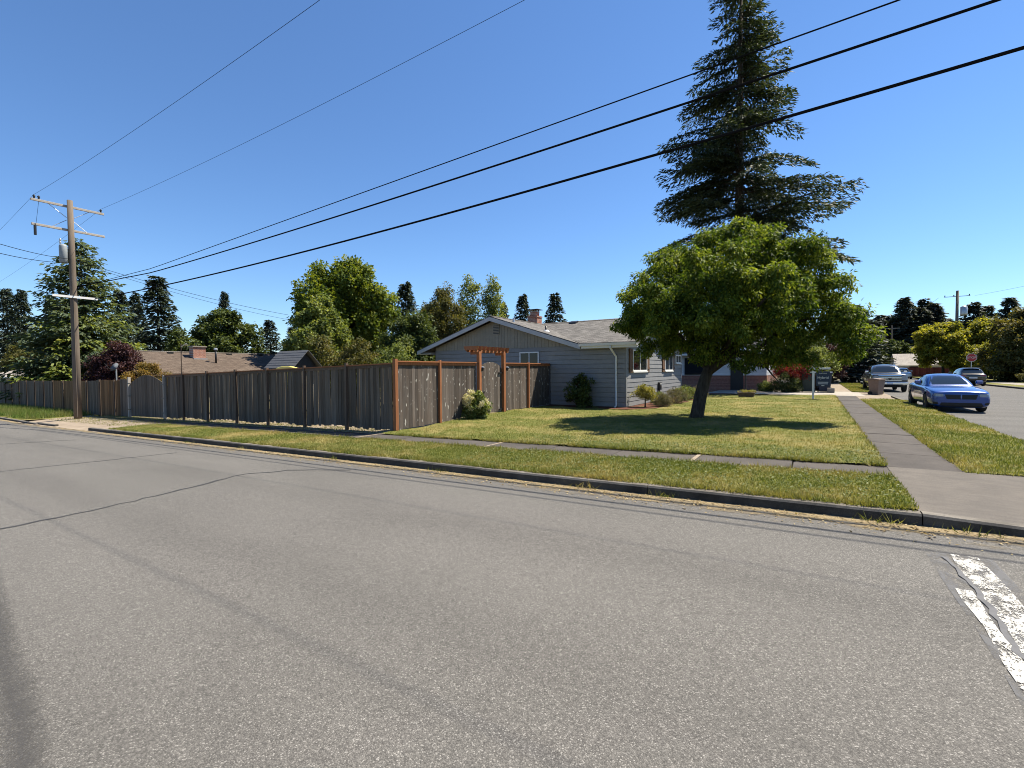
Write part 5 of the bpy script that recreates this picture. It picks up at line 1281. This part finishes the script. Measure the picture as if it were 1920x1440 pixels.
def car(name, loc, rz, label, pmat, spec, detail):
    t = thing(name, loc, label, 'truck' if detail == 'truck' else 'car', None, rz)
    W = spec['W']; wr = spec['wr']; yw = spec['wheels']
    bme = car_body(spec['st'], yw, wr, W); bme.materials.clear(); bme.materials.append(MAT[pmat]); body = put('body', bme, t)
    bvh = BVHTree.FromPolygons([v.co.copy() for v in bme.vertices], [tuple(p.vertices) for p in bme.polygons])
    P = lambda nm, c, ax, mat, off=.008, nu=8, nv=4: patch(bvh, c, ax, off, nu, nv).obj(nm, MAT[mat], t, smooth=True)
    MB().box(-W / 2 + .12, W / 2 - .12, yw[0] - .5, yw[1] + .5, wr * .75, wr * 1.9).obj('underbody', MAT['plastic'], t)
    # cabin
    g = spec['cab']; (y1, h1, z1), (y2, h2, z2), (y3, h3, z3), (y4, h4, z4) = g; mw = spec['mw']; ym = (y2 + y3) / 2
    zb = (z1 + z4) / 2 - .02
    stn = [(y1 - .02, h1, h1 * .93, z1 + .01), (y1 * .5 + y2 * .5, mw * .985, h1 * .5 + h2 * .5, z1 * .5 + z2 * .5 + .035), (y2, mw, h2, z2 + .01), (ym, mw, h2 + .012, (z2 + z3) / 2 + .035), (y3, mw, h3, z3 + .01), (y3 * .5 + y4 * .5, mw * .975, h3 * .5 + h4 * .5, z3 * .5 + z4 * .5 + .03), (y4 + .02, h4 * 1.08, h4 * .95, z4 + .01)]
    V = []; Fc = []; ring = 9
    for (y, hb, hr, zr) in stn:
        z0 = min(z1, z4) - .07; q = [(hb, z0), (hb * .62 + hr * .38, z0 + (zr - z0) * .5), (hr * 1.03, z0 + (zr - z0) * .88), (hr * .78, zr), (0, zr + .022)]
        V += [(x, y, z) for x, z in q] + [(-x, y, z) for x, z in q[-2::-1]]
    for i in range(len(stn) - 1):
        for k in range(ring - 1): Fc.append((i * ring + k, (i + 1) * ring + k, (i + 1) * ring + k + 1, i * ring + k + 1))
    me = bpy.data.meshes.new('cabin'); me.from_pydata(V, [], Fc); me.update(); o_ = bpy.data.objects.new('tmp', me); COL.objects.link(o_)
    sm_ = o_.modifiers.new('s', 'SUBSURF'); sm_.levels = 2; sm_.boundary_smooth = 'PRESERVE_CORNERS'
    dg = bpy.context.evaluated_depsgraph_get(); cme = bpy.data.meshes.new_from_object(o_.evaluated_get(dg)); bpy.data.objects.remove(o_)
    cme.polygons.foreach_set('use_smooth', np.ones(len(cme.polygons), dtype=bool)); cme.materials.clear(); cme.materials.append(MAT[pmat]); put('cabin', cme, t)
    cb = BVHTree.FromPolygons([v.co.copy() for v in cme.vertices], [tuple(p.vertices) for p in cme.polygons])
    CP = lambda nm, c, ax, nu=10, nv=8: patch(cb, c, ax, .007, nu, nv).obj(nm, MAT['carglass'], t, smooth=True)
    CP('windscreen', [(-h1 * .92, z1 + .05), (h1 * .92, z1 + .05), (h2 * .90, z2 - .035), (-h2 * .90, z2 - .035)], 'y-')
    CP('rear_window', [(-h4 * .90, z4 + .06), (h4 * .90, z4 + .06), (h3 * .88, z3 - .04), (-h3 * .88, z3 - .04)], 'y+')
    for s in (-1, 1):
        yb = (y1 + y4) / 2 + .05
        ax = 'x-' if s < 0 else 'x+'; zt = min(z2, z3) - .07; zs = zb + .05
        CP('side_window', [(y1 + .38, zs), (yb - .04, zs), (yb - .04, zt), (y2 + .10, zt)], ax)
        CP('side_window', [(yb + .04, zs), (y4 - .42, zs), (y3 - .02, zt), (yb + .04, zt)], ax)
        mi = MB().box(-.11, .11, -.05, .06, -.07, .07).obj('mirror', MAT[pmat if detail != 'truck' else 'chrome'], t, bevel=.03, loc=(s * (W / 2 + .06), y1 + .42, zb + .12))
        MB().box(-.09, .09, .062, .066, -.05, .05).obj('mirror_glass', MAT['carglass'], mi)
        for yy in (y1 + .25, (y1 + y4) / 2 + .05, y4 - .45): P('door_seam', [(yy - .006, .32), (yy + .006, .32), (yy + .006, zb - .04), (yy - .006, zb - .04)], ax, 'plastic', .003, 1, 6)
        for yy in ((y1 + y4) / 2 - .22, y4 - .68): P('door_handle', [(yy - .09, zb - .17), (yy + .09, zb - .17), (yy + .09, zb - .14), (yy - .09, zb - .14)], ax, 'chrome' if detail == 'truck' else pmat, .02, 3, 1)
        P('sill', [(yw[0] + wr * 1.25, .24 if detail != 'truck' else .48), (yw[1] - wr * 1.25, .24 if detail != 'truck' else .48), (yw[1] - wr * 1.25, .33 if detail != 'truck' else .58), (yw[0] + wr * 1.25, .33 if detail != 'truck' else .58)], ax, 'plastic', .006, 6, 1)
        for y in yw:
            wh = bpy.data.objects.new('wheel', None); wh.location = (s * (W / 2 - .115), y, wr); link(wh, t)
            R = Matrix.Rotation(math.radians(90), 4, 'Y')
            MB().lathe([(wr * .66, -.11), (wr * .94, -.112), (wr, -.08), (wr, .08), (wr * .94, .112), (wr * .66, .11)], seg=26).xform(R).obj('tyre', MAT['tyre'], wh, smooth=False)
            rm = MB()
            for k in range(7):
                st = len(rm.v); rm.box(-.035, .035, wr * .12, wr * .64, .085, .105); rm.xform(Matrix.Rotation(k * 2 * math.pi / 7, 4, 'Z'), st)
            rm.lathe([(wr * .18, .07), (wr * .16, .112)], seg=12); rm.lathe([(wr * .65, .03), (wr * .65, .05)], seg=20)
            rm.xform(Matrix.Rotation(math.radians(90 * s), 4, 'Y')).obj('rim', MAT['rim' if detail != 'truck' else 'chrome'], wh)
    return t, P

SED = dict(W=1.83, wr=.335, wheels=(-1.42, 1.43), mw=.835, st=[(-2.37, .70, .26, .70), (-2.33, .83, .18, .775), (-2.15, .895, .17, .825), (-1.75, .915, .17, .885), (-1.2, .915, .17, .94), (-.85, .915, .18, .96), (0, .915, .18, .985), (1.0, .915, .18, 1.01), (1.7, .905, .19, 1.04), (2.15, .87, .24, 1.04), (2.32, .80, .30, 1.0), (2.36, .68, .36, .92)],
           cab=[(-.92, .73, .965), (-.12, .555, 1.41), (.95, .55, 1.415), (1.75, .64, 1.05)])
SUV = dict(W=1.88, wr=.36, wheels=(-1.38, 1.38), mw=.86, st=[(-2.3, .70, .36, .75), (-2.25, .84, .28, .84), (-2.05, .92, .25, .92), (-1.6, .94, .24, .99), (-.9, .94, .24, 1.05), (0, .94, .24, 1.07), (1.2, .94, .24, 1.09), (1.9, .93, .26, 1.10), (2.2, .89, .34, 1.06), (2.3, .80, .42, .98)],
           cab=[(-1.0, .78, 1.04), (-.25, .60, 1.60), (1.55, .60, 1.60), (2.12, .74, 1.08)])
TRK = dict(W=2.03, wr=.41, wheels=(-1.9, 1.9), mw=.93, st=[(-2.96, .88, .52, 1.12), (-2.93, .95, .44, 1.19), (-2.8, 1.0, .42, 1.235), (-2.2, 1.015, .42, 1.27), (-1.4, 1.015, .42, 1.29), (-.5, 1.015, .42, 1.30), (.8, 1.015, .42, 1.31), (2.0, 1.015, .44, 1.32), (2.85, 1.0, .48, 1.32), (2.95, .95, .55, 1.28)],
           cab=[(-1.45, .86, 1.28), (-.72, .68, 1.86), (.85, .68, 1.88), (1.05, .84, 1.30)])
# blue sedan
bc, P = car('blue_sedan', (4.42, 25.5, .08), .03, 'bright blue sedan parked facing the camera on the side street', 'blue', SED, 'sedan')
P('grille', [(-.42, .50), (.42, .50), (.48, .68), (-.48, .68)], 'y-', 'plastic', .008, 14, 4); P('lower_intake', [(-.66, .215), (.66, .215), (.58, .37), (-.58, .37)], 'y-', 'plastic', .006, 14, 4)
for s in (-1, 1):
    P('headlight', [(s * .52, .60), (s * .86, .63), (s * .87, .72), (s * .52, .70)], 'y-', 'lamp', .006, 8, 3); P('fog_intake', [(s * .66, .30), (s * .84, .31), (s * .84, .40), (s * .68, .37)], 'y-', 'plastic', .005, 5, 3)
    m = MB(); m.tube([(s * .42, -2.2, .735), (s * .56, -1.6, .875), (s * .66, -1.05, .955)], .011, 6); m.obj('bonnet_crease', MAT['blue'], bc, smooth=True)
P('grille_bar', [(-.02, .50), (.02, .50), (.02, .68), (-.02, .68)], 'y-', 'blue', .014, 1, 4)
MB().lathe([(.04, 0), (.04, .012)], seg=16).xform(Matrix.Translation((0, -2.29, .775)) @ Matrix.Rotation(math.radians(65), 4, 'X')).obj('bonnet_emblem', MAT['chrome'], bc)
for s in (-1, 1): MB().box(s * .36 - .22, s * .36 + .22, .1, .3, .8, 1.22).obj('front_seat', MAT['plastic'], bc)
bc.scale = (.94, .97, .97)
# charcoal pickup
pk, P = car('pickup_truck', (4.2, 43.5, .075), .02, 'dark grey pickup truck with chrome grille behind the brown bin', 'charcoal', TRK, 'truck')
P('grille', [(-.62, .72), (.62, .72), (.62, 1.14), (-.62, 1.14)], 'y-', 'plastic', .01, 10, 4)
for z in (.76, .88, 1.0, 1.11): P('grille_bar', [(-.62, z), (.62, z), (.62, z + .045), (-.62, z + .045)], 'y-', 'chrome', .03, 10, 1)
for s in (-1, 1): P('headlight', [(s * .64, .82), (s * .93, .82), (s * .93, 1.12), (s * .64, 1.12)], 'y-', 'lamp', .012, 5, 5)
MB().box(-.98, .98, -3.08, -2.9, .5, .7).obj('bumper', MAT['chrome'], pk, bevel=.04); MB().box(-.16, .16, -3.10, -3.082, .54, .66).obj('number_plate', MAT['plate'], pk)
MB().lathe([(.12, 0), (.12, .015)], seg=18).xform(Matrix.Translation((0, -3.0, .94)) @ Matrix.Rotation(math.radians(90), 4, 'X') @ Matrix.Diagonal((1, .5, 1, 1))).obj('grille_emblem', MAT['charcoal'], pk)
MB().box(-.85, .85, 1.2, 2.8, 1.0, 1.36).obj('bed_cover', MAT['plastic'], pk)
# black suv from behind
sv, P = car('black_suv', (11.68, 58.8, .075), math.pi, 'black sport utility car seen from behind at the far kerb', 'blackcar', SUV, 'suv')
for s in (-1, 1): P('tail_light', [(s * .45, .86), (s * .86, .86), (s * .86, .95), (s * .45, .93)], 'y+', 'tail', .008, 6, 2)
P('number_plate', [(-.26, .66), (.26, .66), (.26, .78), (-.26, .78)], 'y+', 'plate', .012, 3, 2); P('rear_bumper', [(-.8, .40), (.8, .40), (.8, .5), (-.8, .5)], 'y+', 'plastic', .01, 8, 2)
MB().box(-.55, .55, 1.5, 1.75, 1.60, 1.635).obj('spoiler', MAT['blackcar'], sv, bevel=.01)
c, P = car('white_car', (4.65, 112, .07), math.pi, 'small white car seen from behind at the end of the street', 'whitecar', SUV, 'suv')
for s in (-1, 1): P('tail_light', [(s * .45, .82), (s * .86, .82), (s * .86, .98), (s * .45, .96)], 'y+', 'tail', .008, 6, 2)
c, P = car('silver_car', (10.6, 88, .07), 0.0, 'pale silver car half hidden behind the pickup', 'silver', SUV, 'suv')
for s in (-1, 1): P('headlight', [(s * .5, .70), (s * .84, .70), (s * .84, .80), (s * .5, .80)], 'y-', 'lamp', .008, 5, 2)
c, P = car('red_car', (10.6, 124, .07), 1.2, 'dark red car far away left of the pickup', 'redcar', SED, 'sedan')
c, P = car('dark_car', (2.2, 96, .07), 1.57, 'dark car far away behind the sale sign arm', 'charcoal', SED, 'sedan')

# ------------------------------------------------------------------ bins, signs, small things
def bin_(name, loc, mat, label, s=1.0, rz=0.0):
    t = thing(name, loc, label, 'bin', None, rz); t.scale = (s, s, s)
    m = MB(); b = [(-.24, -.24), (.24, -.24), (.24, .26), (-.24, .26)]; q = [(-.32, -.34), (.32, -.34), (.32, .34), (-.32, .34)]
    m.v = [(x, y, .03) for x, y in b] + [(x, y, 1.0) for x, y in q]; m.f = [(3, 2, 1, 0), (4, 5, 6, 7)] + [(i, (i + 1) % 4, 4 + (i + 1) % 4, 4 + i) for i in range(4)]
    m.obj('bin_body', MAT[mat], t, bevel=.02)
    MB().box(-.345, .345, -.365, .365, .965, 1.0).obj('rim', MAT[mat], t, bevel=.008)
    m = MB(); m.prism([(-.38, 1.002), (.36, 1.002), (.36, 1.05), (0, 1.085), (-.38, 1.04)], 0, -.34, .34); m.obj('lid', MAT[mat], t, bevel=.01)
    MB().tube([(-.26, .36, .98), (-.26, .44, 1.0), (.26, .44, 1.0), (.26, .36, .98)], .016, 6).obj('handle', MAT[mat], t)
    for sx in (-1, 1): MB().lathe([(.12, -.03), (.125, 0), (.12, .03)], seg=18).xform(Matrix.Translation((sx * .28, .22, .125)) @ Matrix.Rotation(math.radians(90), 4, 'Y')).obj('wheel', MAT['tyre'], t)
    MB().box(-.2, .2, -.331, -.322, .80, .88).xform(Matrix.Rotation(math.radians(-5.5), 4, 'X')).obj('front_panel', MAT['plate' if mat == 'bin_brown' else mat], t, loc=(0, .07 - .002, -.005))
    return t
MAT['bin_brown'] = plain('brown_bin_plastic', (.17, .115, .085), .6, var=.1); MAT['bin_green'] = plain('dark_green_bin_plastic', (.012, .028, .026), .5, var=.15); MAT['bin_navy'] = plain('navy_bin_plastic', (.012, .022, .045), .5, var=.15)
bin_('wheelie_bin', (3.08, 35.2, .11), 'bin_brown', 'brown wheeled bin standing at the kerb by the pickup', .92, .9)
bin_('wheelie_bin', (-.38, 36.8, .155), 'bin_green', 'dark green wheeled bin left of the sign post', 1.25, 0)
bin_('wheelie_bin', (.52, 36.9, .155), 'bin_navy', 'navy wheeled bin behind the sale sign', 1.25, 0)
bx = MB().box(-.2, .2, -.15, .15, 0, .3).obj('crate', MAT['pale_post'], None, bevel=.02, loc=(.85, 36.2, .16)); tag(bx, 'small pale box beside the navy bin', 'box')

def text_mesh(s, size, mat, parent, loc, rot, name='lettering', sx=1.0):
    cu = bpy.data.curves.new(name, 'FONT'); cu.body = s; cu.size = size; cu.align_x = 'CENTER'; cu.align_y = 'CENTER'; cu.extrude = .003
    o = bpy.data.objects.new(name, cu); COL.objects.link(o); dg = bpy.context.evaluated_depsgraph_get()
    me = bpy.data.meshes.new_from_object(o.evaluated_get(dg)); bpy.data.objects.remove(o); me.materials.clear(); me.materials.append(MAT[mat])
    return put(name, me, parent, loc, rot, (sx, 1, 1))
ss = thing('sale_sign', (-.08, 28.2, .16), 'white post sign with hanging navy board lettered Hybrid on the lawn', 'sign')
MB().box(-.05, .05, -.05, .05, -.1, 1.70).obj('post', MAT['white'], ss, bevel=.006); MB().lathe([(.075, 1.70), (.075, 1.725), (.01, 1.77)], seg=4).obj('post_cap', MAT['white'], ss)
MB().box(-.25, .72, -.035, .035, 1.52, 1.61).obj('arm', MAT['white'], ss, bevel=.005)
MAT['navy'] = plain('navy_sign', (.010, .024, .055), .45, var=.08)
bd = MB().box(.12, .70, -.008, .008, .68, 1.42).obj('sign_board', MAT['navy'], ss, bevel=.004)
for x in (.2, .62): MB().tube([(x, 0, 1.42), (x, 0, 1.52)], .006, 6).obj('hook', MAT['galv'], ss)
R90 = (math.radians(90), 0, 0)
text_mesh('FOR SALE', .075, 'white', bd, (.41, -.0105, 1.315), R90); text_mesh('Hybrid', .17, 'white', bd, (.41, -.0105, 1.10), R90)
for z, w in ((.875, .44), (.79, .42), (.70, .12)): MB().box(.41 - w / 2, .41 + w / 2, -.0115, -.0085, z - .014, z + .014).obj('small_print', MAT['plate'], bd)

def stop_sign(loc, rz, label, front=True):
    t = thing('stop_sign', loc, label, 'sign', None, rz)
    MB().box(-.03, .03, -.02, .02, -.1, 2.2).obj('post', MAT['galv'], t)
    oc = lambda r: [(r * math.cos(math.radians(22.5 + 45 * k)), r * math.sin(math.radians(22.5 + 45 * k))) for k in range(8)]
    f = MB().prism([(a, b + 2.45) for a, b in oc(.405)], 1, -.045, -.035).obj('border', MAT['white'], t)
    MAT.setdefault('stopred', plain('stop_red', (.36, .02, .025), .45, var=.08))
    MB().prism([(a, b + 2.45) for a, b in oc(.37)], 1, -.050, -.046).obj('face', MAT['stopred'], f)
    MB().prism([(a, b + 2.45) for a, b in oc(.405)], 1, -.034, -.028).obj('back', MAT['galv'], t)
    text_mesh('STOP', .27, 'white', f, (0, -.054, 2.45), R90)
    return t
stop_sign((12.55, 61.5, .2), .0, 'red octagonal stop sign above the black car')
stop_sign((3.3, 84.0, .1), math.pi, 'stop sign seen from its grey back left of the pickup')
lp = thing('lamp_post', (-3.38, 30.05, .13), 'slim black garden lamp post at the far lawn edge', 'lamp post')
MB().lathe([(.09, 0), (.06, .06), (.03, .12), (.025, 1.62), (.04, 1.66)], seg=10).obj('post', MAT['black'], lp, smooth=True)
MB().lathe([(.05, 1.66), (.10, 1.70), (.12, 1.86)], seg=6).obj('lantern', MAT['lamp'], lp); MB().lathe([(.15, 1.861), (.1, 1.93), (.02, 1.97)], seg=6).obj('lantern_cap', MAT['black'], lp)
pb = thing('planter_box', (-3.3, 29.6, .13), 'low dark planter box at the foot of the lamp post', 'planter')
m = MB(); m.v = [(-.38, -.18, 0), (.38, -.18, 0), (.38, .18, 0), (-.38, .18, 0), (-.45, -.22, .26), (.45, -.22, .26), (.45, .22, .26), (-.45, .22, .26)]; m.f = [(3, 2, 1, 0), (4, 5, 6, 7), (0, 1, 5, 4), (1, 2, 6, 5), (2, 3, 7, 6), (3, 0, 4, 7)]
m.obj('box', MAT['cedar_dark'], pb, bevel=.01)
rng = np.random.default_rng(5); V, Fc, v = leaf_cloud(rng.uniform((-.4, -.15, .28), (.45, .15, .36), (26, 3)), np.full(26, .08), 30, .05, .03, rng)
add_mesh('plants', V, Fc, v, MAT['leaf_azalea'], pb)['kind'] = 'stuff'

# far buildings at the end of the side street
fh = thing('small_white_house', (15.5, 107, .1), 'small pale house with light grey roof at the end of the side street', 'house')
MB().box(-3.2, 5.0, 0, 7, -.2, 2.1).obj('wall', MAT['siding_white'], fh); MB().prism([(-.5, 2.0), (3.5, 4.15), (7.5, 2.0), (3.5, 4.0)], 0, -3.6, 5.4).obj('roof', MAT['roof_pale'], fh)
MB().prism([(0, 2.1), (7, 2.1), (3.5, 3.9)], 0, -3.15, 4.95).obj('gable', MAT['siding_white'], fh); MB().box(2.4, 2.8, 1.2, 1.6, 2.9, 3.3).obj('roof_vent', MAT['white'], fh)
MB().box(-1.6, -.4, -.06, 0, .9, 1.8).obj('window', MAT['glass'], fh)
rf2 = thing('red_fence', (15.5, 101, .2), 'dark red board fence in front of the small pale house', 'fence')
MAT['redwood'] = board_mat('red_fence_board', (.085, .022, .022), (.14, .04, .036), (.10, .03, .028))
rbm = MB().box(-.15, .15, -.012, .012, 0, 1.55).mesh('board', MAT['redwood'])
for k in range(36): put('board', rbm, rf2, (-3.8 + k * .305, random.uniform(-.01, .01), 0))
MB().box(-3.9, 7.2, .013, .05, 1.2, 1.3).obj('rail', MAT['redwood'], rf2)
fs = thing('house', (5.6, 150, 0), 'tiny pale roofed house far down the side street', 'house')
MB().box(-1, 7, 0, 6, 0, 2.3).obj('wall', MAT['tan'], fs); MB().prism([(-1.6, 2.2), (7.6, 2.2), (3.2, 4.2)], 1, -.4, 6.4).obj('roof', MAT['roof_pale'], fs)
